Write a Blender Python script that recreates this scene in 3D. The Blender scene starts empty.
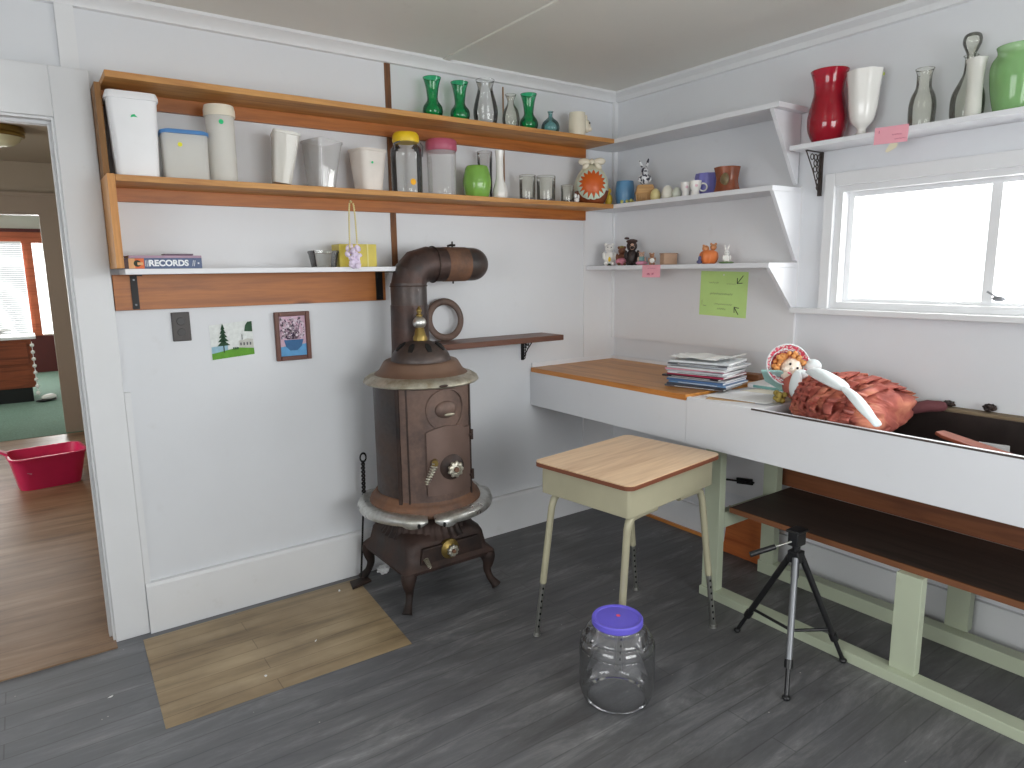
import bpy, bmesh, math, random
from mathutils import Vector, Matrix, Euler, noise
random.seed(7)
PI = math.pi
col = bpy.context.scene.collection
scene = bpy.context.scene

# ------------------------------------------------------------------ materials
def lin(c):
    def f(v):
        v /= 255.0
        return v / 12.92 if v <= 0.04045 else ((v + 0.055) / 1.055) ** 2.4
    return tuple(f(v) for v in c[:3]) + (1.0,)

class NT:
    def __init__(s, name):
        s.m = bpy.data.materials.new(name); s.m.use_nodes = True
        s.t = s.m.node_tree; s.t.nodes.clear()
        s.out = s.n('ShaderNodeOutputMaterial')
    def n(s, typ, **kw):
        nd = s.t.nodes.new(typ)
        for k, v in kw.items():
            if k.startswith('i_'):
                key = k[2:]
                key = int(key) if key.isdigit() else key.replace('_', ' ')
                nd.inputs[key].default_value = v
            else: setattr(nd, k, v)
        return nd
    def l(s, a, b): s.t.links.new(a, b)
    def coord(s, scale=(1, 1, 1), kind='Object', rot=(0, 0, 0)):
        tc = s.n('ShaderNodeTexCoord'); mp = s.n('ShaderNodeMapping')
        mp.inputs['Scale'].default_value = scale; mp.inputs['Rotation'].default_value = rot
        s.l(tc.outputs[kind], mp.inputs['Vector']); return mp.outputs['Vector']
    def noise(s, vec, scale=5, detail=4, rough=0.55, dist=0):
        nd = s.n('ShaderNodeTexNoise'); s.l(vec, nd.inputs['Vector'])
        nd.inputs['Scale'].default_value = scale; nd.inputs['Detail'].default_value = detail
        nd.inputs['Roughness'].default_value = rough; nd.inputs['Distortion'].default_value = dist
        return nd.outputs['Fac']
    def ramp(s, fac, stops, interp='LINEAR'):
        r = s.n('ShaderNodeValToRGB'); r.color_ramp.interpolation = interp
        e = r.color_ramp.elements
        while len(e) < len(stops): e.new(0.5)
        for i, (p, c) in enumerate(stops):
            e[i].position = p; e[i].color = c if len(c) == 4 else tuple(c) + (1,)
        s.l(fac, r.inputs['Fac']); return r.outputs['Color']
    def mix(s, fac, a, b, blend='MIX'):
        m = s.n('ShaderNodeMix', data_type='RGBA', blend_type=blend)
        for sock, v in ((m.inputs[0], fac), (m.inputs[6], a), (m.inputs[7], b)):
            if isinstance(v, (int, float, tuple)): sock.default_value = v
            else: s.l(v, sock)
        return m.outputs[2]
    def bsdf(s, colr, rough=0.5, metal=0.0, bump=None, bstr=0.2, bdist=0.01, **kw):
        b = s.n('ShaderNodeBsdfPrincipled')
        if isinstance(colr, tuple): b.inputs['Base Color'].default_value = colr
        else: s.l(colr, b.inputs['Base Color'])
        if isinstance(rough, (int, float)): b.inputs['Roughness'].default_value = rough
        else: s.l(rough, b.inputs['Roughness'])
        b.inputs['Metallic'].default_value = metal
        for k, v in kw.items(): b.inputs[k.replace('_', ' ')].default_value = v
        if bump is not None:
            bp = s.n('ShaderNodeBump'); bp.inputs['Strength'].default_value = bstr
            bp.inputs['Distance'].default_value = bdist
            s.l(bump, bp.inputs['Height']); s.l(bp.outputs['Normal'], b.inputs['Normal'])
        s.l(b.outputs[0], s.out.inputs[0]); return b

_pc = {}
def plain(name, c, rough=0.5, metal=0.0, var=0.08, scale=8, bump=0.0, **kw):
    if name in _pc: return _pc[name]
    t = NT(name); v = t.coord(); f = t.noise(v, scale, 5)
    c1 = lin(c); c0 = tuple(x * (1 - var) for x in c1[:3]) + (1,)
    c2 = tuple(min(1, x * (1 + var)) for x in c1[:3]) + (1,)
    cc = t.ramp(f, [(0.3, c0), (0.7, c2)])
    t.bsdf(cc, rough, metal, f if bump else None, bump, **kw)
    _pc[name] = t.m; return t.m

def paint(name, c, dirt=0.5):
    t = NT(name); v = t.coord(); f = t.noise(v, 1.3, 6, 0.6); g = t.noise(v, 9, 5, 0.6)
    c1 = lin(c)
    a = t.ramp(f, [(0.3, tuple(x * (1 - .09 * dirt) for x in c1[:3])), (0.7, c1)])
    d = t.ramp(g, [(0.2, (0.80, 0.78, 0.74, 1)), (0.36, (1, 1, 1, 1))])
    cc = t.mix(0.5 * dirt, a, t.mix(1.0, a, d, 'MULTIPLY'))
    t.bsdf(cc, 0.42, bump=g, bstr=0.12, bdist=0.004)
    return t.m

def wood(name, dark, light, axis='x', rough=0.45, grain=14, knots=True, coat=0.0):
    t = NT(name)
    sc = {'x': (0.6, 9, 9), 'y': (9, 0.6, 9), 'z': (9, 9, 0.6)}[axis]
    v = t.coord(sc); f = t.noise(v, 2.2, 8, 0.6, 0.6)
    f2 = t.noise(v, grain, 4, 0.5)
    cc = t.ramp(f, [(0.3, lin(dark)), (0.52, lin(light)), (0.75, tuple(min(1, x * 1.12) for x in lin(light)[:3]))])
    g = t.ramp(f2, [(0.35, (0.82, 0.78, 0.74, 1)), (0.6, (1, 1, 1, 1))])
    cc = t.mix(0.6, cc, t.mix(1.0, cc, g, 'MULTIPLY'))
    if knots:
        sc2 = {'x': (1.6, 5, 5), 'y': (5, 1.6, 5), 'z': (5, 5, 1.6)}[axis]
        vv = t.coord(sc2); vo = t.n('ShaderNodeTexVoronoi'); t.l(vv, vo.inputs['Vector']); vo.inputs['Scale'].default_value = 1.3
        k = t.ramp(vo.outputs['Distance'], [(0.05, (0.16, 0.07, 0.03, 1)), (0.13, (1, 1, 1, 1))])
        cc = t.mix(0.75, cc, t.mix(1.0, cc, k, 'MULTIPLY'))
    t.bsdf(cc, rough, bump=f2, bstr=0.1, bdist=0.002, Coat_Weight=coat)
    return t.m

def rusty(name, base, rust, amount=0.5, rough=0.5, metal=0.5, scale=6):
    t = NT(name); v = t.coord(); f = t.noise(v, scale, 8, 0.65); g = t.noise(v, 60, 4)
    cc = t.ramp(f, [(max(0, 0.62 - amount * .5), lin(base)), (min(1, 0.78 - amount * .4), lin(rust))])
    cc = t.mix(0.35, cc, t.mix(1, cc, t.ramp(g, [(0.3, (.6, .6, .6, 1)), (0.7, (1.2, 1.2, 1.2, 1))]), 'MULTIPLY'))
    r = t.ramp(f, [(0.35, (rough,) * 3), (0.7, (min(1, rough + .3),) * 3)])
    t.bsdf(cc, r, metal, g, 0.25, 0.002)
    return t.m

def glass(name, tint=(1, 1, 1), edge=(0.75, 0.78, 0.78), refl=1.0, haze=0.0, hazec=(1, 1, 1), body=0.0):
    """thin-walled glass / clear plastic: tinted transparency, fresnel gloss, darker at grazing angles"""
    t = NT(name)
    lw = t.n('ShaderNodeLayerWeight'); lw.inputs['Blend'].default_value = 0.35
    cc = t.ramp(lw.outputs['Facing'], [(0.25, tint), (0.95, edge)])
    tr = t.n('ShaderNodeBsdfTransparent'); t.l(cc, tr.inputs['Color'])
    gl = t.n('ShaderNodeBsdfGlossy'); gl.inputs['Roughness'].default_value = 0.04
    fr = t.n('ShaderNodeFresnel'); fr.inputs['IOR'].default_value = 1.5
    mu = t.n('ShaderNodeMath', operation='MULTIPLY'); t.l(fr.outputs[0], mu.inputs[0]); mu.inputs[1].default_value = refl
    base = tr.outputs[0]
    if haze > 0:
        df = t.n('ShaderNodeBsdfDiffuse'); df.inputs['Color'].default_value = tuple(hazec) + (1,)
        m0 = t.n('ShaderNodeMixShader'); m0.inputs[0].default_value = haze
        t.l(base, m0.inputs[1]); t.l(df.outputs[0], m0.inputs[2]); base = m0.outputs[0]
    m = t.n('ShaderNodeMixShader'); t.l(mu.outputs[0], m.inputs[0]); t.l(base, m.inputs[1]); t.l(gl.outputs[0], m.inputs[2])
    t.l(m.outputs[0], t.out.inputs[0]); return t.m

def emis(name, c, s):
    t = NT(name); e = t.n('ShaderNodeEmission'); e.inputs[0].default_value = lin(c); e.inputs[1].default_value = s
    t.l(e.outputs[0], t.out.inputs[0]); return t.m

M_WALL = paint('white_wall_paint', (220, 222, 226), 0.7)
M_WALL2 = paint('white_panel_paint', (224, 224, 226), 0.7)
M_TRIM = paint('white_trim_paint', (226, 227, 229), 0.9)
M_CEIL = paint('ceiling_paint', (224, 222, 214), 0.6)
M_HALLW = paint('taupe_hall_paint', (168, 156, 138), 0.8)
M_HALLT = paint('taupe_trim_paint', (164, 150, 134), 0.6)
M_SHELFW = paint('white_shelf_paint', (226, 227, 231), 0.5)
M_PINE = wood('orange_pine', (158, 98, 44), (200, 146, 82), 'x', 0.5)
M_CLEAT = wood('deep_orange_pine', (138, 78, 30), (176, 106, 46), 'x', 0.42)
M_UPR = wood('orange_pine_upright', (176, 112, 52), (212, 152, 84), 'z', 0.5, knots=False)
M_UPRD = wood('weathered_pine_upright', (92, 62, 34), (140, 98, 52), 'z', 0.6, knots=False)
M_COUNT = wood('counter_plywood', (166, 104, 40), (200, 138, 66), 'y', 0.36, knots=False)
M_COUNTE = wood('counter_edge', (170, 100, 44), (205, 135, 68), 'y', 0.45, knots=False)
M_BROWN = wood('dark_brown_board', (66, 40, 30), (104, 66, 50), 'x', 0.4, knots=False)
M_DESKTOP = wood('desk_laminate_wood', (192, 158, 124), (214, 184, 150), 'x', 0.33, knots=False, grain=8)
M_DESKEDGE = plain('desk_edge_brown', (112, 62, 40), 0.5)
M_DESKMET = plain('desk_beige_metal', (168, 163, 138), 0.38, 0.1, 0.05)
M_CHROME = plain('worn_chrome', (170, 170, 165), 0.3, 0.9)
M_GREENP = paint('pale_green_frame_paint', (188, 196, 172), 1.0)
M_BENCH = wood('dark_stained_board', (44, 38, 35), (68, 56, 50), 'y', 0.62, knots=False)
M_BENCHE = plain('raw_board_edge', (120, 74, 44), 0.7)
M_PLY = wood('reddish_plywood', (98, 54, 34), (130, 78, 48), 'y', 0.5, knots=False)
M_IRON = rusty('dark_cast_iron', (44, 40, 40), (72, 56, 50), 0.5, 0.42, 0.5)
M_IRONB = rusty('brown_cast_iron', (84, 70, 66), (116, 94, 84), 0.55, 0.45, 0.35)
M_RUST = rusty('rusty_band', (98, 74, 62), (128, 92, 70), 0.5, 0.6, 0.25)
M_SHEET = rusty('stove_sheet_metal', (74, 70, 70), (88, 74, 68), 0.4, 0.33, 0.6, 3)
M_PIPE = rusty('stovepipe_metal', (62, 56, 56), (86, 66, 60), 0.5, 0.36, 0.5, 5)
M_NICK = rusty('tarnished_nickel', (192, 188, 174), (156, 146, 124), 0.35, 0.3, 0.75, 9)
M_NICKB = rusty('bright_nickel', (206, 206, 202), (160, 156, 146), 0.3, 0.25, 0.9, 8)
M_BRASS = plain('aged_brass', (150, 128, 74), 0.35, 0.85)
M_BLACKM = plain('black_metal', (30, 28, 28), 0.45, 0.5)
M_BRONZE = plain('dark_bronze_bracket', (72, 64, 60), 0.45, 0.6)
M_BLACKP = plain('black_plastic', (26, 26, 28), 0.35)
M_SILVER = plain('silver_tube', (130, 132, 136), 0.45, 0.7)
M_WHITEP = plain('white_plastic', (232, 232, 234), 0.4, var=0.02)
M_CREAMP = plain('cream_plastic', (226, 218, 200), 0.45, var=0.03)
M_YELP = plain('yellow_plastic', (232, 196, 40), 0.4, var=0.04)
M_PINKLID = plain('dusty_pink_plastic', (176, 84, 108), 0.4)
M_BLUEP = plain('blue_plastic', (78, 132, 190), 0.4)
M_PURPLE = plain('violet_plastic', (104, 94, 206), 0.38, var=0.04)
M_HOTPINK = plain('hot_pink_plastic', (214, 42, 96), 0.35, var=0.05)
M_PAPER = plain('white_paper', (232, 232, 232), 0.8, var=0.03)
M_PINKN = plain('pink_note_paper', (238, 168, 182), 0.8, var=0.03)
M_GREENN = plain('green_note_paper', (192, 224, 140), 0.8, var=0.03)
M_INK = plain('dark_ink', (50, 60, 50), 0.8)
M_INKL = plain('faint_ink', (130, 150, 110), 0.8)
M_INKP = plain('faint_red_ink', (190, 110, 130), 0.8)
M_STG = plain('green_sticker', (30, 190, 120), 0.6)
M_STY = plain('yellow_sticker', (225, 220, 40), 0.6)
M_STO = plain('orange_sticker', (245, 180, 30), 0.6)
M_STR = plain('pink_red_sticker', (240, 90, 120), 0.6)
M_CER = plain('white_ceramic', (232, 230, 226), 0.15, var=0.02)
M_CREAMC = plain('cream_ceramic', (224, 216, 196), 0.2, var=0.03)
M_GREENC = plain('green_glazed_ceramic', (124, 172, 78), 0.18, var=0.1)
M_BROWNC = plain('brown_glazed_ceramic', (132, 70, 44), 0.25, var=0.3, scale=14)
M_TERRA = plain('orange_inside_glaze', (205, 92, 24), 0.4)
M_BLUEC = plain('blue_glazed_ceramic', (92, 140, 178), 0.25)
M_PURC = plain('lavender_ceramic', (120, 118, 186), 0.35)
M_WICK = wood('carved_wood', (168, 124, 76), (200, 158, 106), 'x', 0.6, knots=False)
M_G_GREEN = glass('green_glass', (0.06, 0.62, 0.28), (0.02, 0.34, 0.15), 1.3, 0.16, (0.0, 0.36, 0.14))
M_G_CLEAR = glass('clear_glass', (0.97, 0.975, 0.97), (0.84, 0.85, 0.84), 1.4, 0.05, (.8, .8, .8))
M_G_PLAST = glass('clear_plastic', (0.95, 0.95, 0.95), (0.82, 0.82, 0.82), 0.6, 0.24, (.9, .9, .9))
M_G_JAR = glass('big_clear_plastic_jar', (0.96, 0.96, 0.97), (0.78, 0.79, 0.82), 1.9, 0.10, (.6, .6, .62))
M_G_FROST = glass('frosted_plastic', (0.92, 0.91, 0.87), (0.84, 0.83, 0.79), 0.5, 0.5, (0.95, 0.94, 0.90))
M_G_TEAL = glass('teal_glass', (0.45, 0.72, 0.72), (0.12, 0.32, 0.34), 1.2, 0.18, (0.25, 0.5, 0.5))
M_G_RED = glass('ruby_red_glass', (0.65, 0.02, 0.05), (0.25, 0.0, 0.02), 1.4, 0.36, (0.62, 0.01, 0.04))
M_G_LGREEN = glass('soft_green_glass', (0.62, 0.82, 0.55), (0.2, 0.42, 0.18), 0.9, 0.55, (0.32, 0.58, 0.25))
M_G_SMOKE = glass('greyish_glass', (0.95, 0.955, 0.92), (0.84, 0.845, 0.79), 1.3, 0.13, (0.75, 0.75, 0.66))
M_WIN = glass('window_glass', (0.99, 0.995, 0.99), (0.9, 0.92, 0.92), 0.6)

# floor: worn grey painted boards running along x
def floor_mat():
    t = NT('worn_grey_painted_boards')
    v = t.coord()
    vs = t.coord((0.8, 4, 1)); f = t.noise(vs, 2.6, 10, 0.74, 0.5); fine = t.noise(t.coord((2.5, 22, 1)), 6, 8, 0.8, 0.6)
    big = t.noise(v, 1.1, 4, 0.6)
    cc = t.ramp(f, [(0.30, lin((70, 69, 70))), (0.5, lin((96, 96, 97))), (0.60, lin((118, 118, 119))), (0.76, lin((164, 164, 163)))])
    cc = t.mix(t.ramp(fine, [(0.60, (0, 0, 0, 1)), (0.78, (.45, .45, .45, 1))]), cc, lin((160, 160, 158)))
    cc = t.mix(t.ramp(big, [(0.42, (0, 0, 0, 1)), (0.68, (.5, .5, .5, 1))]), cc, lin((96, 98, 104)))
    # lighter, bluer tint towards the door end of the room (object x below -2)
    sx = t.n('ShaderNodeSeparateXYZ'); t.l(v, sx.inputs[0])
    wx = t.n('ShaderNodeMapRange'); t.l(sx.outputs['X'], wx.inputs['Value'])
    wx.inputs['From Min'].default_value = -1.7; wx.inputs['From Max'].default_value = -3.1
    m2 = t.n('ShaderNodeMath', operation='MULTIPLY'); t.l(wx.outputs[0], m2.inputs[0]); m2.inputs[1].default_value = 0.62
    cc = t.mix(m2.outputs[0], cc, t.mix(0.5, cc, lin((150, 156, 166))))
    # board gaps
    wv = t.n('ShaderNodeTexBrick'); t.l(v, wv.inputs['Vector']); wv.inputs['Scale'].default_value = 1
    wv.offset = 0.37; wv.inputs['Mortar Size'].default_value = 0.0022; wv.inputs['Brick Width'].default_value = 3.1; wv.inputs['Row Height'].default_value = 0.083
    wv.inputs['Color1'].default_value = (1, 1, 1, 1); wv.inputs['Color2'].default_value = (.86, .86, .86, 1); wv.inputs['Mortar'].default_value = (.45, .45, .45, 1)
    cc = t.mix(0.55, cc, t.mix(1, cc, wv.outputs['Color'], 'MULTIPLY'))
    # paint chips / crumbs
    vo = t.n('ShaderNodeTexVoronoi'); t.l(v, vo.inputs['Vector']); vo.inputs['Scale'].default_value = 11
    thr = t.ramp(vo.outputs['Distance'], [(0.02, (1, 1, 1, 1)), (0.035, (0, 0, 0, 1))])
    cc = t.mix(thr, cc, lin((176, 174, 168)))
    r = t.ramp(f, [(0.3, (.42,) * 3), (0.8, (.62,) * 3)])
    t.bsdf(cc, r, bump=f, bstr=0.15, bdist=0.003, Specular_IOR_Level=0.5)
    return t.m
def board_mat(name, a, b, c, row=0.1):
    t = NT(name); v = t.coord(); vs = t.coord((0.9, 8, 1)); f = t.noise(vs, 1.6, 8, 0.62, 0.3); g = t.noise(v, 2.4, 5, 0.6)
    cc = t.ramp(f, [(0.3, lin(a)), (0.5, lin(b)), (0.72, lin(c))])
    cc = t.mix(0.6, cc, t.mix(1, cc, t.ramp(g, [(0.35, (.55, .5, .45, 1)), (0.6, (1, 1, 1, 1))]), 'MULTIPLY'))
    wv = t.n('ShaderNodeTexBrick'); t.l(v, wv.inputs['Vector']); wv.inputs['Scale'].default_value = 1
    wv.inputs['Mortar Size'].default_value = 0.002; wv.inputs['Brick Width'].default_value = 2.3; wv.inputs['Row Height'].default_value = row
    wv.inputs['Color1'].default_value = (1, 1, 1, 1); wv.inputs['Color2'].default_value = (.8, .74, .68, 1); wv.inputs['Mortar'].default_value = (.4, .35, .3, 1)
    cc = t.mix(0.6, cc, t.mix(1, cc, wv.outputs['Color'], 'MULTIPLY'))
    t.bsdf(cc, 0.42, bump=f, bstr=0.1, bdist=0.003); return t.m
M_FLOOR = floor_mat()
M_BARE = board_mat('bare_wood_patch', (128, 112, 86), (168, 148, 116), (188, 168, 136), 0.083)
M_HALLF = board_mat('hall_wood_boards', (112, 86, 64), (150, 120, 92), (172, 146, 120), 0.16)
M_CARPET = plain('green_carpet', (112, 140, 126), 0.95, var=0.2, scale=60, bump=0.3)

# ------------------------------------------------------------------ mesh helpers
def BM(): return bmesh.new()
def box(bm, x0, x1, y0, y1, z0, z1, M=None):
    vs = [bm.verts.new(p) for p in [(x0,y0,z0),(x1,y0,z0),(x1,y1,z0),(x0,y1,z0),(x0,y0,z1),(x1,y0,z1),(x1,y1,z1),(x0,y1,z1)]]
    if M is not None:
        for v in vs: v.co = M @ v.co
    for f in ((0,3,2,1),(4,5,6,7),(0,1,5,4),(1,2,6,5),(2,3,7,6),(3,0,4,7)): bm.faces.new([vs[i] for i in f])
    return vs
def prism(bm, poly, axis, a, b, M=None):
    """extrude a 2-D polygon along axis from a to b. poly pairs are the two other axes in xyz order"""
    def P(u, v, w): return {'x': (w, u, v), 'y': (u, w, v), 'z': (u, v, w)}[axis]
    A = [bm.verts.new(P(u, v, a)) for u, v in poly]; B = [bm.verts.new(P(u, v, b)) for u, v in poly]
    if M is not None:
        for v in A + B: v.co = M @ v.co
    n = len(poly)
    bm.faces.new(A[::-1]); bm.faces.new(B)
    for i in range(n): bm.faces.new((A[i], A[(i+1) % n], B[(i+1) % n], B[i]))
def tube(bm, pts, r, segs=10, cap=True, rs=None):
    pts = [Vector(p) for p in pts]; rings = []; up = None
    for i, p in enumerate(pts):
        if i == 0: d = pts[1] - p
        elif i == len(pts) - 1: d = p - pts[i-1]
        else: d = (pts[i+1] - p).normalized() + (p - pts[i-1]).normalized()
        d.normalize()
        if up is None:
            up = Vector((0, 0, 1)) if abs(d.z) < 0.9 else Vector((1, 0, 0))
        s = d.cross(up).normalized(); up = s.cross(d).normalized()
        k = 1.0
        if 0 < i < len(pts) - 1:
            c = (pts[i+1] - p).normalized().dot((p - pts[i-1]).normalized()); k = 1 / max(0.6, math.sqrt((1 + c) / 2))
        rr = rs[i] if rs else r
        rings.append([bm.verts.new(p + (s * math.cos(a) + up * math.sin(a)) * rr * (k if k > 1.02 else 1)) for a in [2*PI*j/segs for j in range(segs)]])
    for a, b in zip(rings, rings[1:]):
        for j in range(segs): bm.faces.new((a[j], a[(j+1) % segs], b[(j+1) % segs], b[j]))
    if cap: bm.faces.new(rings[0][::-1]); bm.faces.new(rings[-1])
def lathe(bm, prof, segs=32, M=None, fn=None, cap0=True, cap1=True):
    rings = []
    for r, z in prof:
        if r < 1e-5: vs = [bm.verts.new((0, 0, z))]
        else:
            vs = []
            for j in range(segs):
                a = 2*PI*j/segs; rr = r * (fn(a, z) if fn else 1)
                vs.append(bm.verts.new((rr*math.cos(a), rr*math.sin(a), z)))
        rings.append(vs)
    for a, b in zip(rings, rings[1:]):
        for j in range(segs):
            k = (j+1) % segs
            if len(a) == 1 and len(b) == 1: continue
            if len(a) == 1: bm.faces.new((a[0], b[j], b[k]))
            elif len(b) == 1: bm.faces.new((a[j], a[k], b[0]))
            else: bm.faces.new((a[j], a[k], b[k], b[j]))
    if cap0 and len(rings[0]) > 1: bm.faces.new(rings[0][::-1])
    if cap1 and len(rings[-1]) > 1: bm.faces.new(rings[-1])
    if M is not None:
        for R in rings:
            for v in R: v.co = M @ v.co
def smooth_prof(pts, n=5):
    out = []
    P = [pts[0]] + list(pts) + [pts[-1]]
    for i in range(1, len(P) - 2):
        p0, p1, p2, p3 = P[i-1], P[i], P[i+1], P[i+2]
        for k in range(n):
            t = k / n
            out.append(tuple(max(0.0, 0.5*((2*p1[c]) + (-p0[c]+p2[c])*t + (2*p0[c]-5*p1[c]+4*p2[c]-p3[c])*t*t + (-p0[c]+3*p1[c]-3*p2[c]+p3[c])*t**3)) if c == 0 else
                             0.5*((2*p1[c]) + (-p0[c]+p2[c])*t + (2*p0[c]-5*p1[c]+4*p2[c]-p3[c])*t*t + (-p0[c]+3*p1[c]-3*p2[c]+p3[c])*t**3) for c in (0, 1)))
    out.append(pts[-1]); return out
def vessel(bm, pts, th=0.004, segs=32, fn=None, n=5, floor=0.004, M=None, thin=False):
    o = smooth_prof(pts, n)
    if thin:      # blown-thin glass: one wall, a rolled rim and a thick foot
        r, z = o[-1]
        lathe(bm, [(0, o[0][1])] + o + [(r - .0015, z + .0008), (r - .003, z - .0005)], segs, M, fn, cap1=False); return
    inner = [(max(0.001, r - th), max(z, o[0][1] + floor)) for r, z in reversed(o)]
    lathe(bm, [(0, o[0][1])] + o + inner + [(0, o[0][1] + floor)], segs, M, fn)
def ell(bm, c, r, u=16, v=10, M=None):
    mt = Matrix.Translation(c) @ Matrix.Diagonal((r[0], r[1], r[2], 1))
    if M is not None: mt = Matrix.Translation(c) @ M.to_4x4() @ Matrix.Diagonal((r[0], r[1], r[2], 1))
    bmesh.ops.create_uvsphere(bm, u_segments=u, v_segments=v, radius=1, matrix=mt)
def torus(bm, R, r, segs=40, ms=10, M=None, sy=1.0):
    rings = []
    for i in range(segs):
        a = 2*PI*i/segs
        rings.append([bm.verts.new(((R + r*math.cos(b))*math.cos(a), (R + r*math.cos(b))*math.sin(a), r*sy*math.sin(b))) for b in [2*PI*j/ms for j in range(ms)]])
    for i in range(segs):
        A, B = rings[i], rings[(i+1) % segs]
        for j in range(ms): bm.faces.new((A[j], B[j], B[(j+1) % ms], A[(j+1) % ms]))
    if M is not None:
        for R_ in rings:
            for v in R_: v.co = M @ v.co
def rbox_pts(w, d, r, n=5):
    """rounded rectangle outline centred on origin"""
    out = []
    for cx, cy, a0 in ((w/2-r, d/2-r, 0), (-w/2+r, d/2-r, PI/2), (-w/2+r, -d/2+r, PI), (w/2-r, -d/2+r, 1.5*PI)):
        for k in range(n + 1):
            a = a0 + PI/2*k/n; out.append((cx + r*math.cos(a), cy + r*math.sin(a)))
    return out
def loft(bm, loops, cap0=True, cap1=True, M=None):
    R = [[bm.verts.new(p) for p in L] for L in loops]
    n = len(R[0])
    for a, b in zip(R, R[1:]):
        for j in range(n): bm.faces.new((a[j], a[(j+1) % n], b[(j+1) % n], b[j]))
    if cap0: bm.faces.new(R[0][::-1])
    if cap1: bm.faces.new(R[-1])
    if M is not None:
        for L in R:
            for v in L: v.co = M @ v.co
def tub_bm(bm, w0, d0, w1, d1, h, r, th=0.003, rim=0.006):
    """tapered rounded container, open on top"""
    def L(w, d, z): return [(x, y, z) for x, y in rbox_pts(w, d, r)]
    loft(bm, [L(w0, d0, 0), L(w1, d1, h - .012), L(w1 + rim*2, d1 + rim*2, h - .010), L(w1 + rim*2, d1 + rim*2, h),
              L(w1 - th*2, d1 - th*2, h), L(w0 - th*2, d0 - th*2, th)])

def obj(name, bm, mat, parent=None, loc=(0, 0, 0), rot=(0, 0, 0), bevel=0.0, smooth=None, subsurf=0):
    bmesh.ops.recalc_face_normals(bm, faces=bm.faces[:])
    if smooth is not None:
        for f in bm.faces: f.smooth = True
        for e in bm.edges:
            if len(e.link_faces) == 2 and e.calc_face_angle(0) > math.radians(smooth): e.smooth = False
    me = bpy.data.meshes.new(name); bm.to_mesh(me); bm.free()
    me.materials.append(mat)
    o = bpy.data.objects.new(name, me); col.objects.link(o)
    o.location = loc; o.rotation_euler = rot
    if parent: o.parent = parent
    if bevel:
        b = o.modifiers.new('bevel', 'BEVEL'); b.width = bevel; b.segments = 2; b.limit_method = 'ANGLE'; b.angle_limit = math.radians(40)
    if subsurf:
        s = o.modifiers.new('sub', 'SUBSURF'); s.levels = subsurf; s.render_levels = subsurf
    return o
def thing(name, label, cat, loc=(0, 0, 0), rot=(0, 0, 0), group=None):
    o = bpy.data.objects.new(name, None); col.objects.link(o); o.empty_display_size = 0.05
    o.location = loc; o.rotation_euler = rot if isinstance(rot, tuple) else (0, 0, rot)
    o['label'] = label; o['category'] = cat
    if group: o['group'] = group
    return o
def tag(o, label, cat, group=None, kind=None):
    o['label'] = label; o['category'] = cat
    if group: o['group'] = group
    if kind: o['kind'] = kind
    return o
def struct(name, bm, mat, parent=None, **kw):
    o = obj(name, bm, mat, parent, **kw)
    if parent is None: o['kind'] = 'structure'
    return o
def sbox(name, mat, *b, **kw):
    bm = BM(); box(bm, *b); return struct(name, bm, mat, **kw)
def bobj(name, mat, parent, *b, **kw):
    bm = BM(); box(bm, *b); return obj(name, bm, mat, parent, **kw)
def dot(bm, c, r, normal='y', d=0.0006, n=14):
    pts = [(r*math.cos(2*PI*i/n), r*math.sin(2*PI*i/n)) for i in range(n)]
    ax = {'y': lambda u, v: (c[0]+u, c[2]+v), 'x': lambda u, v: (c[1]+u, c[2]+v), 'z': lambda u, v: (c[0]+u, c[1]+v)}[normal]
    base = {'y': c[1], 'x': c[0], 'z': c[2]}[normal]
    prism(bm, [ax(u, v) for u, v in pts], normal, base - d, base + d)
FONT = []
def text_mesh(name, txt, size, mat, parent, loc, rot, sx=1.0, ext=0.0004, off=0.0):
    cu = bpy.data.curves.new(name, 'FONT'); cu.body = txt; cu.size = size; cu.extrude = ext; cu.offset = off
    cu.align_x = 'CENTER'; cu.align_y = 'CENTER'
    t = bpy.data.objects.new(name, cu); col.objects.link(t)
    bpy.context.view_layer.update()
    dg = bpy.context.evaluated_depsgraph_get()
    me = bpy.data.meshes.new_from_object(t.evaluated_get(dg))
    bpy.data.objects.remove(t)
    me.materials.clear(); me.materials.append(mat)
    o = bpy.data.objects.new(name, me); col.objects.link(o); o.location = loc; o.rotation_euler = rot; o.scale = (sx, 1, 1); o.parent = parent
    return o
def copy_tree(o, parent=None):
    c = o.copy(); col.objects.link(c)
    if parent: c.parent = parent
    for ch in [x for x in bpy.data.objects if x.parent == o]: copy_tree(ch, c)
    return c

# ------------------------------------------------------------------ camera
cam_d = bpy.data.cameras.new('camera'); cam = bpy.data.objects.new('camera', cam_d); col.objects.link(cam)
cam_d.sensor_width = 36; cam_d.lens = 678.0/1024*36; cam_d.clip_start = 0.05
yw, pt, rl = math.radians(35.5), math.radians(9.55), math.radians(-0.79)
F = Vector((math.sin(yw)*math.cos(pt), math.cos(yw)*math.cos(pt), -math.sin(pt)))
r_ = Vector((math.cos(yw), -math.sin(yw), 0)); u_ = r_.cross(F)
r2 = r_*math.cos(rl) + u_*math.sin(rl); u2 = -r_*math.sin(rl) + u_*math.cos(rl)
mw = Matrix((( r2.x, u2.x, -F.x, -2.901), (r2.y, u2.y, -F.y, -2.996), (r2.z, u2.z, -F.z, 1.45), (0, 0, 0, 1)))
cam.matrix_world = mw
scene.camera = cam

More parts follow.
